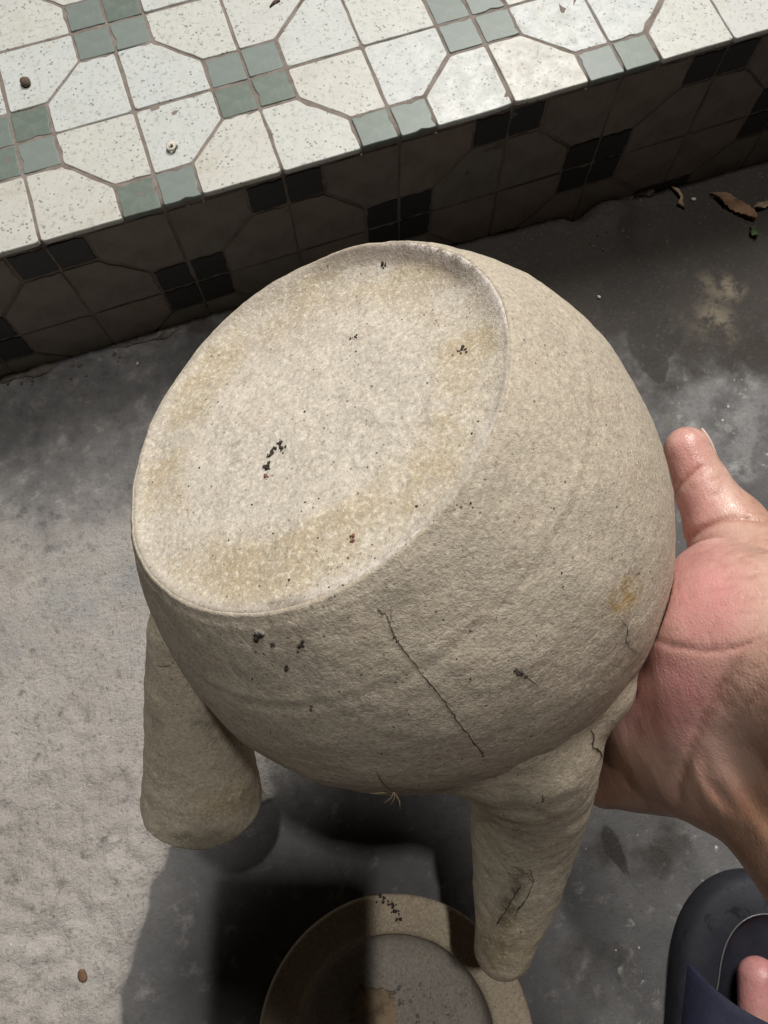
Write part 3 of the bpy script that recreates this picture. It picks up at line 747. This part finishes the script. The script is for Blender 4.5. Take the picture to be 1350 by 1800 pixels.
# dirt, grit and root fibres stuck on the clay, found by casting rays at the pot
allv = np.concatenate([bv, pv, sv, hv]); off = np.cumsum([0, len(bv), len(pv), len(sv)])
allf = [tuple(int(i) for i in q) for q in np.concatenate([bf, pf + off[1], sf_ + off[2], hf + off[3]])]
BVH = BVHTree.FromPolygons([tuple(v) for v in allv], allf)
def hit(x, y):
    l, nrm, _, _ = BVH.ray_cast(Vector(CAM), Vector(ray(x, y)).normalized())
    if l is None: return None
    nrm = np.array(nrm)
    if nrm @ ray(x, y) > 0: nrm = -nrm
    return np.array(l), nrm
def stick(bag, x, y, r, seed, flat=0.5):
    h_ = hit(x, y)
    if h_ is None: return
    v, f_ = rock(r, seed, flat, 1); bag.add(v @ frame_from(h_[1]).T + h_[0] + h_[1] * r * 0.15, f_)
def clump(name, items, mat):
    B_ = Bag()
    q_ = random.Random(len(items) * 7 + int(items[0][0]))
    for i, (x, y, r) in enumerate(items):
        for k in range(4): stick(B_, x + q_.gauss(0, 2.6), y + q_.gauss(0, 2.6), r * q_.uniform(0.25, 0.75), q_.randint(0, 90), 0.7)
    if B_.v: part(name, B_.v, B_.f, mat)["kind"] = "stuff"
clump("dirt_speck", [(628, 591, 0.0011), (621, 594, 0.0008)], M_DIRT)
clump("dirt_speck", [(493, 783, 0.0012), (490, 779, 0.0007), (497, 790, 0.0010), (481, 789, 0.0010), (477, 797, 0.0012), (472, 801, 0.0009), (474, 812, 0.0009), (470, 819, 0.0013), (470, 825, 0.0008)], M_DIRT)
clump("rust_speck", [(470, 838, 0.0010)], simple("rust_speck", (0.22, 0.10, 0.07), 0.9))
clump("dirt_speck", [(673, 466, 0.0010), (676, 463, 0.0008)], M_DIRT)
clump("dirt_speck", [(817, 614, 0.0009), (809, 618, 0.0006)], M_DIRT)
clump("mud_crumb", [(455, 1112, 0.0018), (448, 1112, 0.0011)], M_GREYDIRT)
clump("dirt_speck", [(452, 1124, 0.0014), (458, 1121, 0.0009), (480, 1132, 0.0008)], M_DIRT)
clump("mud_crumb", [(266, 690, 0.0013), (270, 684, 0.0010), (261, 693, 0.0008)], M_GREYDIRT)
clump("dirt_speck", [(911, 1181, 0.0012), (907, 1176, 0.0008), (917, 1186, 0.0009), (925, 1190, 0.0006)], M_DIRT)
clump("dirt_speck", [(527, 1140, 0.0010), (530, 1132, 0.0009), (503, 1177, 0.0010), (506, 1170, 0.0008), (549, 1248, 0.0008), (548, 1243, 0.0006)], M_DIRT)
clump("rust_speck", [(617, 945, 0.0011), (616, 949, 0.0009)], bpy.data.materials["rust_speck"])
# scattered specks: beyond counting, one piece
B_ = Bag(); r_ = random.Random(21)
for i in range(150):
    a = r_.random() * 6.283; q = math.sqrt(r_.random())
    x, y = (557 + 330 * q * math.cos(a), 745 + 320 * q * math.sin(a)) if i < 90 else (760 + 380 * q * math.cos(a), 1120 + 270 * q * math.sin(a))
    stick(B_, x, y, 0.00014 + 0.00030 * r_.random() ** 3, r_.randint(0, 60))
o = part("fine_specks", B_.v, B_.f, M_DIRT); o["kind"] = "stuff"
def fibre(pxs, rad, mat=M_FIBRE, jit=1.2, lift=0.0002, name="root_fibre"):
    s_ = np.linspace(0, 1, len(pxs)); L_ = sum(math.dist(a, b) for a, b in zip(pxs[:-1], pxs[1:])); n = max(4, int(L_ / 5))
    tt = np.linspace(0, 1, n); xs_ = np.interp(tt, s_, [p[0] for p in pxs]); ys_ = np.interp(tt, s_, [p[1] for p in pxs])
    q = []
    for x, y in zip(xs_, ys_):
        h_ = hit(x + random.gauss(0, jit), y + random.gauss(0, jit))
        if h_ is not None: q.append(h_[0] + h_[1] * lift)
    if len(q) < 3: return None
    w = np.array([rad * random.uniform(0.5, 1.2) for _ in q]); w[0] *= 0.5; w[-1] *= 0.5
    return tube(q, w, 5)
def fibres(name, lines, mat=M_FIBRE):
    for pxs, rad in lines:
        t = fibre(pxs, rad * 0.5, mat)
        if t: part(name, t[0], t[1], mat)
fibres("root_fibre", [([(664, 1066), (682, 1085), (690, 1110), (703, 1132), (730, 1168), (762, 1208), (781, 1233), (800, 1258), (822, 1291), (846, 1320), (852, 1330)], 0.00034), ([(688, 1066), (686, 1090)], 0.00016)])
fibres("root_fibre", [([(911, 1172), (908, 1184), (924, 1188), (944, 1205)], 0.00026)])
fibres("root_fibre", [([(1040, 1283), (1044, 1305), (1040, 1315), (1052, 1318), (1058, 1332)], 0.0006)])
fibres("root_fibre", [([(1093, 1091), (1104, 1104), (1098, 1125), (1110, 1140), (1122, 1146)], 0.00022)])
fibres("root_fibre", [([(930, 1528), (938, 1545), (932, 1565), (918, 1590), (905, 1610)], 0.00035), ([(905, 1522), (918, 1530), (936, 1550)], 0.0003), ([(915, 1555), (905, 1575), (890, 1598), (875, 1625)], 0.0006), ([(888, 1532), (902, 1538)], 0.0003), ([(925, 1575), (912, 1600)], 0.0005)])
fibres("root_fibre", [([(952, 1396), (954, 1410), (960, 1400)], 0.0003), ([(900, 1470), (906, 1472)], 0.0003)])
fibres("root_fibre", [([(277, 1168), (281, 1170), (300, 1168)], 0.0003)])
fibres("root_fibre", [([(660, 1355), (672, 1372), (688, 1388)], 0.00025)])
def wisp():
    a = hit(692, 1392); q0 = a[0]; dn = RC[1]
    for (dx, dy) in ((-0.003, 0.0035), (0.002, 0.0055), (-0.001, 0.004), (-0.007, 0.0005)):
        e_ = q0 + RC[0] * dx + dn * dy; m_ = (q0 + e_) / 2 + RC[0] * 0.0008
        t = tube([q0, m_, e_], [0.00035, 0.00025, 0.0001], 5); part("root_fibre", t[0], t[1], M_TWIG)
wisp()

# ------------------------------------------------------------------ the person: right arm, right foot
person = empty("person", tuple(P(1300, 1200, 0.27)))
PR = np.array(person.location)
tag(person, "right hand and forearm gripping the clay pot from the right, bare toes in a slipper", "person")
def arm_parts():
    mc = MC; R0 = 0.0945
    def surf(lon, lat, off):      # a point just off the pot wall; lon runs from the image-right side round the back
        r_, d_, f__ = RC
        v = math.cos(lat) * (math.cos(lon) * r_ + math.sin(lon) * f__) + math.sin(lat) * d_
        return mc + v * (R0 + off)
    caps = []
    C_ = lambda a, b, ra, rb, k=0.006: caps.append((np.asarray(a), np.asarray(b), ra, rb, k))
    # thumb: tip, joint, base
    T0, T1, T2, T3 = P(1208, 791, 0.302), P(1238, 862, 0.300), P(1280, 938, 0.297), P(1350, 1040, 0.278)
    C_(T0, T1, 0.0092, 0.0105, 0.004); C_(T1, T2, 0.0105, 0.0146, 0.004); C_(T2, T3, 0.0146, 0.0215, 0.008)
    # ball of the thumb, heel of the hand
    C_(P(1262, 1018, 0.262), P(1320, 1080, 0.244), 0.0140, 0.0200, 0.003)
    C_(P(1225, 1075, 0.272), P(1330, 1130, 0.245), 0.0170, 0.0220, 0.010)
    C_(P(1165, 1250, 0.268), P(1260, 1230, 0.250), 0.0200, 0.0240, 0.012)
    C_(P(1066, 1378, 0.300), P(1230, 1340, 0.260), 0.0095, 0.0190, 0.008); C_(P(1090, 1290, 0.300), P(1190, 1300, 0.268), 0.0150, 0.0190, 0.010)
    C_(P(1200, 1170, 0.275), P(1300, 1200, 0.245), 0.0180, 0.0260, 0.012)
    # wrist and forearm, two bones wide
    C_(P(1300, 1120, 0.243), P(1560, 1255, 0.205), 0.0250, 0.0270, 0.014)
    C_(P(1262, 1325, 0.250), P(1530, 1530, 0.210), 0.0190, 0.0240, 0.014)
    C_(P(1560, 1255, 0.205), P(2300, 1900, 0.150), 0.0270, 0.0330, 0.016)
    C_(P(1530, 1530, 0.210), P(2200, 2150, 0.165), 0.0240, 0.0330, 0.016)
    # palm behind the pot and four bent fingers round its far side
    pl = surf(0.55, 0.30, 0.013); C_(P(1240, 1180, 0.285), pl, 0.020, 0.014, 0.014)
    for k, (la, ln, r_) in enumerate(((-0.16, 1.02, 0.0088), (0.06, 1.10, 0.0092), (0.28, 1.05, 0.0088), (0.48, 0.92, 0.0078))):
        s0 = surf(0.45, 0.18 + la * 0.8, 0.012); p1 = surf(0.95, la * 1.05 + 0.08, 0.0105); p2 = surf(0.95 + ln * 0.42, la * 1.15 + 0.06, 0.0095); p3 = surf(0.95 + ln * 0.75, la * 1.2 + 0.05, 0.009)
        C_(s0, p1, 0.0125, r_ * 1.15, 0.008); C_(p1, p2, r_ * 1.1, r_, 0.003); C_(p2, p3, r_, r_ * 0.86, 0.003)
    creases = [  # photo places of the folds, depth m, half width px
        ([(1180, 872), (1205, 843), (1228, 822), (1242, 818)], 0.0016, 3.5), ([(1180, 852), (1212, 840)], 0.0004, 3),
        ([(1195, 962), (1215, 944), (1240, 928), (1265, 918), (1300, 912), (1370, 922)], 0.0022, 6), ([(1258, 915), (1300, 898), (1350, 905)], 0.0006, 4), ([(1245, 885), (1255, 872), (1280, 867)], 0.0005, 4),
        ([(1140, 1120), (1180, 1135), (1240, 1145), (1300, 1138), (1360, 1112)], 0.0010, 4.5),
        ([(1300, 1160), (1262, 1215), (1228, 1280), (1212, 1325), (1196, 1370), (1190, 1420)], 0.0017, 8),
        ([(1370, 1190), (1310, 1240), (1262, 1305)], 0.0008, 4), ([(1380, 1235), (1330, 1262)], 0.0005, 4),
        ([(1290, 1060), (1330, 1050), (1370, 1055)], 0.0005, 5), ([(1285, 1080), (1340, 1075)], 0.0004, 5),
        ([(1235, 1320), (1240, 1370), (1290, 1430)], 0.0008, 10), ([(1270, 1330), (1330, 1420), (1400, 1500)], 0.0016, 22),
        ([(1100, 1345), (1112, 1390)], 0.0006, 7),
        ([(1262, 1335), (1300, 1405), (1370, 1495)], -0.0016, 20), ([(1225, 1345), (1245, 1400), (1300, 1455)], -0.0010, 16),
        ([(1365, 1150), (1300, 1195), (1252, 1250)], 0.0005, 3), ([(1375, 1290), (1320, 1310), (1280, 1320)], 0.0004, 3)]
    fr = random.Random(9)
    for k in range(26):          # fine skin lines over the ball of the thumb, the wrist and the thumb itself
        if k < 12: x0, y0, dx, dy = fr.uniform(1225, 1310), fr.uniform(960, 1115), fr.uniform(40, 75), fr.uniform(-14, 6)
        elif k < 19: x0, y0, dx, dy = fr.uniform(1240, 1330), fr.uniform(1160, 1290), fr.uniform(25, 45), fr.uniform(-45, -25)
        else: x0, y0, dx, dy = fr.uniform(1195, 1250), fr.uniform(800, 925), fr.uniform(22, 40), fr.uniform(-18, -8)
        creases.append(([(x0, y0), (x0 + dx * 0.5, y0 + dy * 0.5 + fr.uniform(-5, 5)), (x0 + dx, y0 + dy)], fr.uniform(0.00025, 0.0005), fr.uniform(2.2, 3.2)))
    def taper(px, ln):
        a, b = np.array(ln[0], float), np.array(ln[-1], float); t = ((px - a) @ (b - a)) / ((b - a) @ (b - a))
        return sstep(-0.12, 0.3, t) * sstep(1.12, 0.7, t)
    def fun(X):
        d = None
        for a, b, ra, rb, k in caps:
            q = cone_sdf(X, a, b, ra, rb); d = q if d is None else smin(d, q, k)
        mk = (d < 0.004) & (d > -0.03)
        if mk.any():
            Q = X[mk]; px = to_px(Q); near = ((Q - CAM) @ RC[2]) < 0.31; md = 1 + 0.2 * fbm(Q, 0.012, 2, 77.0); e = 0.0005 * fbm(Q, 0.022, 3, 31.0)
            for ln, dp, w in creases:
                e = e + np.where(near, 0.8 * dp * md * taper(px, ln) * np.exp(-(line_dist(px, ln) / w) ** 2), 0)
            d[mk] += e
            sp = None
            for (a, ra), (b, rb) in zip(SPF[:-1], SPF[1:]):
                q = cone_sdf(Q, a, b, ra, rb); sp = q if sp is None else np.minimum(sp, q)
            sp = np.minimum(sp, np.linalg.norm(Q - LUMP, axis=-1) - 0.0125)
            d[mk] = np.maximum(d[mk], 0.0008 - sp)
        return np.maximum(d, -(pot_sdf(X) - 0.0006))
    ends = np.array([c[0] for c in caps] + [c[1] for c in caps]); rr_ = np.array([c[2] for c in caps] + [c[3] for c in caps])
    lo = (ends - rr_[:, None]).min(0) - 0.004; hi = (ends + rr_[:, None]).max(0) + 0.004
    v, f_ = surface_nets(fun, lo, hi, 0.00115)
    px = to_px(v)
    crease = np.zeros(len(v)); near = ((v - CAM) @ RC[2]) < 0.31
    for ln, dp, w in creases: crease = np.maximum(crease, near * max(0, min(1, dp / 0.0014)) * taper(px, ln) * np.exp(-(line_dist(px, ln) / (w * 0.7)) ** 2) * (0.45 + 0.55 * (w < 8)) * (w < 20))
    pink = np.maximum.reduce([pxblob(px, 1230, 1060, 90, 110), pxblob(px, 1170, 1210, 90, 100), 0.75 * pxblob(px, 1205, 800, 40, 50), 0.5 * pxblob(px, 1225, 890, 40, 60)]) * near
    tan = sstep(1290, 1460, px[:, 0] + 0.35 * (px[:, 1] - 1150)) * 0.75 + 0.6 * sstep(1300, 1400, px[:, 1] - 0.25 * (px[:, 0] - 1100))
    tan = np.clip(np.maximum(tan, 0.5 * sstep(1260, 1340, px[:, 0]) * sstep(1000, 900, px[:, 1])), 0, 1)
    o = mesh_obj("arm", v - PR, f_, M_SKIN, person, True, dict(pink=pink, tan=tan, crease=crease))
    # thumbnail: a curved plate on the outer side of the tip
    ax_ = T0 - T1; ax_ /= np.linalg.norm(ax_)
    outv = RC[0] * 0.80 - RC[1] * 0.25 + RC[2] * 0.50; outv -= (outv @ ax_) * ax_; outv /= np.linalg.norm(outv); sd = np.cross(ax_, outv)
    nv = []; nf = []; nu, nw = 9, 9
    for i in range(nu):
        for j in range(nw):
            u = i / (nu - 1); w = (j / (nw - 1) - 0.5) * 2
            wid = 0.95 * (1 if u < 0.75 else 1 - 0.9 * (u - 0.75) ** 1.5)
            a = w * wid; r_ = 0.0096
            nv.append(T0 + ax_ * (-0.0065 + 0.0125 * u) + (r_ - 0.0007 * (1 - u)) * (outv * math.cos(a) + sd * math.sin(a)) * (1.0 - 0.34 * max(0, u - 0.35) ** 1.6))
    for i in range(nu - 1):
        for j in range(nw - 1): nf.append((i * nw + j, i * nw + j + 1, (i + 1) * nw + j + 1, (i + 1) * nw + j))
    n_ = mesh_obj("thumbnail", np.array(nv) - PR, nf, M_NAIL, person); md = n_.modifiers.new("thick", 'SOLIDIFY'); md.thickness = 0.0009; md.offset = 0
arm_parts()

# ------------------------------------------------------------------ slipper and foot
FWD = on_z(1195, 1690, FZ + 0.03) - on_z(1195, 1800, FZ + 0.03); FWD[2] = 0; FWD /= np.linalg.norm(FWD)
FWD = FWD * math.cos(0.12) + np.array([-FWD[1], FWD[0], 0]) * math.sin(-0.12); RGT = np.array([FWD[1], -FWD[0], 0])
SLZ = floor_z(0.2, -0.6)
SW = 0.053; LEFT0 = on_z(1194, 1700, SLZ + 0.024)
TIPC = LEFT0 + RGT * SW; TIPC[2] = SLZ
slipper = empty("slipper", tuple(TIPC))
tag(slipper, "dark navy rubber slide slipper on the cement floor at lower right", "slipper")
def sole_outline(n=72, inset=0.0):
    out = []
    for i in range(n):
        a = 2 * math.pi * i / n; c, s_ = math.cos(a), math.sin(a)
        if s_ >= 0: x, y = SW * abs(c) ** 0.9 * np.sign(c), 0.062 * s_ ** 0.95
        else:
            x = SW * (0.86) * abs(c) ** 0.6 * np.sign(c) + (SW * 0.14) * abs(c) * np.sign(c); y = -0.205 * abs(s_) ** 0.75
            x *= 1 - 0.18 * min(1, abs(y) / 0.2)
        r_ = math.hypot(x, y); out.append((x * (1 - inset / max(r_, .03)), y * (1 - inset / max(r_, .03))))
    return out
def sl_pt(x, y, z): return RGT * x + FWD * y + np.array([0, 0, z])
def loft(rings, name, mat, cap=True):
    v = []; f_ = []; n = len(rings[0][0])
    for o2, z in rings:
        for x, y in o2: v.append(sl_pt(x, y, z))
    for a in range(len(rings) - 1):
        for k in range(n): f_.append((a * n + k, a * n + (k + 1) % n, (a + 1) * n + (k + 1) % n, (a + 1) * n + k))
    if cap: f_.append(tuple(range((len(rings) - 1) * n, len(rings) * n)))
    return mesh_obj(name, v, f_, mat, slipper)
so = sole_outline
loft([(so(inset=0.004), 0.0), (so(inset=0.001), 0.002), (so(), 0.010), (so(inset=0.001), 0.020), (so(inset=0.003), 0.0235), (so(inset=0.006), 0.025), (so(inset=0.021), 0.0258), (so(inset=0.0225), 0.0252), (so(inset=0.0232), 0.0236)], "sole", M_DUSTY, False)
loft([(so(inset=0.0230), 0.0238), (so(inset=0.026), 0.0215), (so(inset=0.034), 0.0195), (so(inset=0.050), 0.0190)], "footbed", M_FOOTBED)
# seam line: the glossy welt where the footbed meets the sole
w_ = [sl_pt(x, y, 0.0262) for x, y in so(inset=0.0218)]
v, f_ = tube(np.array(w_ + [w_[0]]), 0.0005, 6); mesh_obj("welt", v, f_, simple("welt_gloss", (0.13, 0.13, 0.13), 0.22, 0.1), slipper)
# strap: an arched band across the foot
def strap():
    v = []; f_ = []; n, m_ = 28, 12
    for j in range(m_):
        yy = -0.006 - 0.062 * j / (m_ - 1)
        for i in range(n):
            a = math.pi * (0.02 + 0.96 * i / (n - 1)); hgt = 0.032 + 0.012 * j / (m_ - 1)
            x = -math.cos(a) * (SW * 0.93) * (1 - 0.02 * j / m_); z = 0.017 + hgt * math.sin(a) ** 0.8
            v.append(sl_pt(x, yy - 0.010 * abs(math.cos(a)) ** 2 * -1 * (1 if j < 2 else 0.3) - 0.006 * math.sin(a) * (1 if j < 3 else 0), z))
    for j in range(m_ - 1):
        for i in range(n - 1): f_.append((j * n + i, j * n + i + 1, (j + 1) * n + i + 1, (j + 1) * n + i))
    o = mesh_obj("strap", v, f_, M_STRAP, slipper); md = o.modifiers.new("thick", 'SOLIDIFY'); md.thickness = 0.004; md.offset = 1
    md2 = o.modifiers.new("round", 'BEVEL'); md2.width = 0.0012; md2.segments = 2
strap()
def foot():
    caps = []
    W_ = lambda x, y, z: TIPC + sl_pt(x, y, z)
    toes = [(-0.012, 0.006, 0.0115), (0.008, 0.004, 0.0085), (0.022, -0.002, 0.008), (0.033, -0.010, 0.0075), (0.043, -0.020, 0.007)]
    for x, y, r in toes:
        caps.append((W_(x, y, 0.021 + r), W_(x * 0.9, y - 0.032, 0.024 + r), r, r * 0.92, 0.003)); caps.append((W_(x * 0.9, y - 0.032, 0.024 + r), W_(x * 0.72, y - 0.075, 0.032), r * 0.95, 0.012, 0.006))
    caps.append((W_(-0.012, -0.06, 0.033), W_(-0.004, -0.13, 0.045), 0.015, 0.022, 0.012)); caps.append((W_(0.024, -0.07, 0.030), W_(0.012, -0.14, 0.040), 0.012, 0.018, 0.012))
    caps.append((W_(0.002, -0.13, 0.045), W_(0.0, -0.185, 0.045), 0.022, 0.026, 0.014)); caps.append((W_(0, -0.165, 0.06), W_(0, -0.175, 0.22), 0.028, 0.036, 0.016))
    def fun(X):
        d = None
        for a, b, ra, rb, k in caps:
            q = cone_sdf(X, a, b, ra, rb); d = q if d is None else smin(d, q, k)
        return np.maximum(d, (SLZ + 0.0205) - X[..., 2])
    ends = np.array([c[0] for c in caps] + [c[1] for c in caps])
    v, f_ = surface_nets(fun, ends.min(0) - 0.04, ends.max(0) + 0.04, 0.0022)
    z_ = np.zeros(len(v)); pk = sstep(-0.03, 0.0, (v - TIPC) @ FWD)
    mesh_obj("foot", v - PR, f_, M_SKIN, person, True, dict(pink=pk, tan=1 - pk, crease=z_))
foot()

# ------------------------------------------------------------------ the clay dish on the floor
DC = np.array([-0.0216, -0.5692, 0.0]); DR = 0.0766
DC[2] = floor_z(DC[0], DC[1])
dish = empty("clay_dish", tuple(DC))
tag(dish, "round buff clay dish with a wide flat rim lying below the pot", "dish")
def lathe(prof, name, mat, parent, nseg=160, amp=0.0006, attrs=None):
    th = np.linspace(0, 2 * math.pi, nseg, endpoint=False)
    v = np.concatenate([np.stack([r * np.cos(th), r * np.sin(th), np.full(nseg, z)], 1) for r, z in prof]); f_ = []
    v = v + (amp * fbm(v, 0.02, 3, 41.0))[:, None] * np.array([0.6, 0.6, 1])
    k = np.arange(nseg)
    for i in range(len(prof) - 1): f_.append(np.stack([i * nseg + k, i * nseg + (k + 1) % nseg, (i + 1) * nseg + (k + 1) % nseg, (i + 1) * nseg + k], 1))
    return mesh_obj(name, v, np.concatenate(f_), mat, parent, True)
lathe([(0.060, 0.001), (0.066, 0.004), (0.072, 0.016), (0.0755, 0.025), (DR, 0.0285), (DR - 0.0006, 0.0300), (DR - 0.002, 0.0306), (DR - 0.010, 0.0302), (DR - 0.018, 0.0296), (DR - 0.0205, 0.0288), (DR - 0.0215, 0.0270)], "rim", M_DISH, dish)
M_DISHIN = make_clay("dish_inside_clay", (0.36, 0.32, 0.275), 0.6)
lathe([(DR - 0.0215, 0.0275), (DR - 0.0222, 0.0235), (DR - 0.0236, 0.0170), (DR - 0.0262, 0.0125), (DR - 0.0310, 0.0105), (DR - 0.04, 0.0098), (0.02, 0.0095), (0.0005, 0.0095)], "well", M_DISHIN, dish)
def in_dish(x, y, z): return on_z(x, y, DC[2] + z)
B_ = Bag(); r_ = random.Random(5)
for i in range(70):
    x, y = r_.choice([(700, 1755), (720, 1740), (800, 1770), (740, 1790), (685, 1590), (690, 1612)]); x += r_.gauss(0, 18); y += r_.gauss(0, 8)
    z = 0.0295 if y < 1640 else 0.0100
    v, f_ = rock(0.0004 + 0.0011 * r_.random() ** 2, i, 0.5, 1); B_.add(v + in_dish(x, y, z) - DC, f_)
o = mesh_obj("dirt_crumbs", B_.v, B_.f, M_GREYDIRT, dish); o["kind"] = "stuff"
B_ = Bag()
for i in range(46):
    k = r_.random(); x = 664 + 42 * k + r_.gauss(0, 4); y = 1580 + 38 * k * k + r_.gauss(0, 4)
    v, f_ = rock(r_.uniform(0.0003, 0.0013), i + 40, 0.4, 1); B_.add(v + in_dish(x, y, 0.0303) - DC, f_)
o = mesh_obj("dark_stain", B_.v, B_.f, M_DIRT, dish); o["kind"] = "stuff"
leaf_obj("dry_leaf", [(632, 1728), (650, 1760), (668, 1795), (680, 1850)], 0.026, M_TWIG, "curved pale brown dry leaf lying inside the clay dish", "leaf", 0.001, 0.003, z=DC[2] + 0.0110, taper=0.7)

# ------------------------------------------------------------------ the phone the picture is taken with, held just behind the lens
def phone():
    w, hgt, t = 0.078, 0.162, 0.009
    c = CAM - RC[0] * (w / 2 - 0.014) + RC[1] * (hgt / 2 - 0.035) - RC[2] * (0.006 + t / 2)
    bm = bmesh.new(); r_ = 0.011; pts_ = []
    for (sx, sy, a0) in ((1, 1, 0), (-1, 1, 90), (-1, -1, 180), (1, -1, 270)):
        for k in range(7):
            a = math.radians(a0 + 15 * k); pts_.append((sx * (w / 2 - r_) + r_ * math.cos(a), sy * (hgt / 2 - r_) + r_ * math.sin(a)))
    v = [(x, y, z) for z in (-t / 2, t / 2) for x, y in pts_]; n = len(pts_)
    f_ = [(k, (k + 1) % n, n + (k + 1) % n, n + k) for k in range(n)] + [tuple(range(n))[::-1], tuple(range(n, 2 * n))]
    o = mesh_obj("smartphone", v, f_, M_PHONE, None, False)
    m_ = Matrix.Identity(4)
    for i in range(3): m_[i][0] = RC[0][i]; m_[i][1] = -RC[1][i]; m_[i][2] = -RC[2][i]; m_[i][3] = c[i]
    o.matrix_world = m_; o.modifiers.new("round", 'BEVEL').width = 0.0015
    tag(o, "black smartphone held over the pot, throwing its shadow on the floor", "phone")
phone()
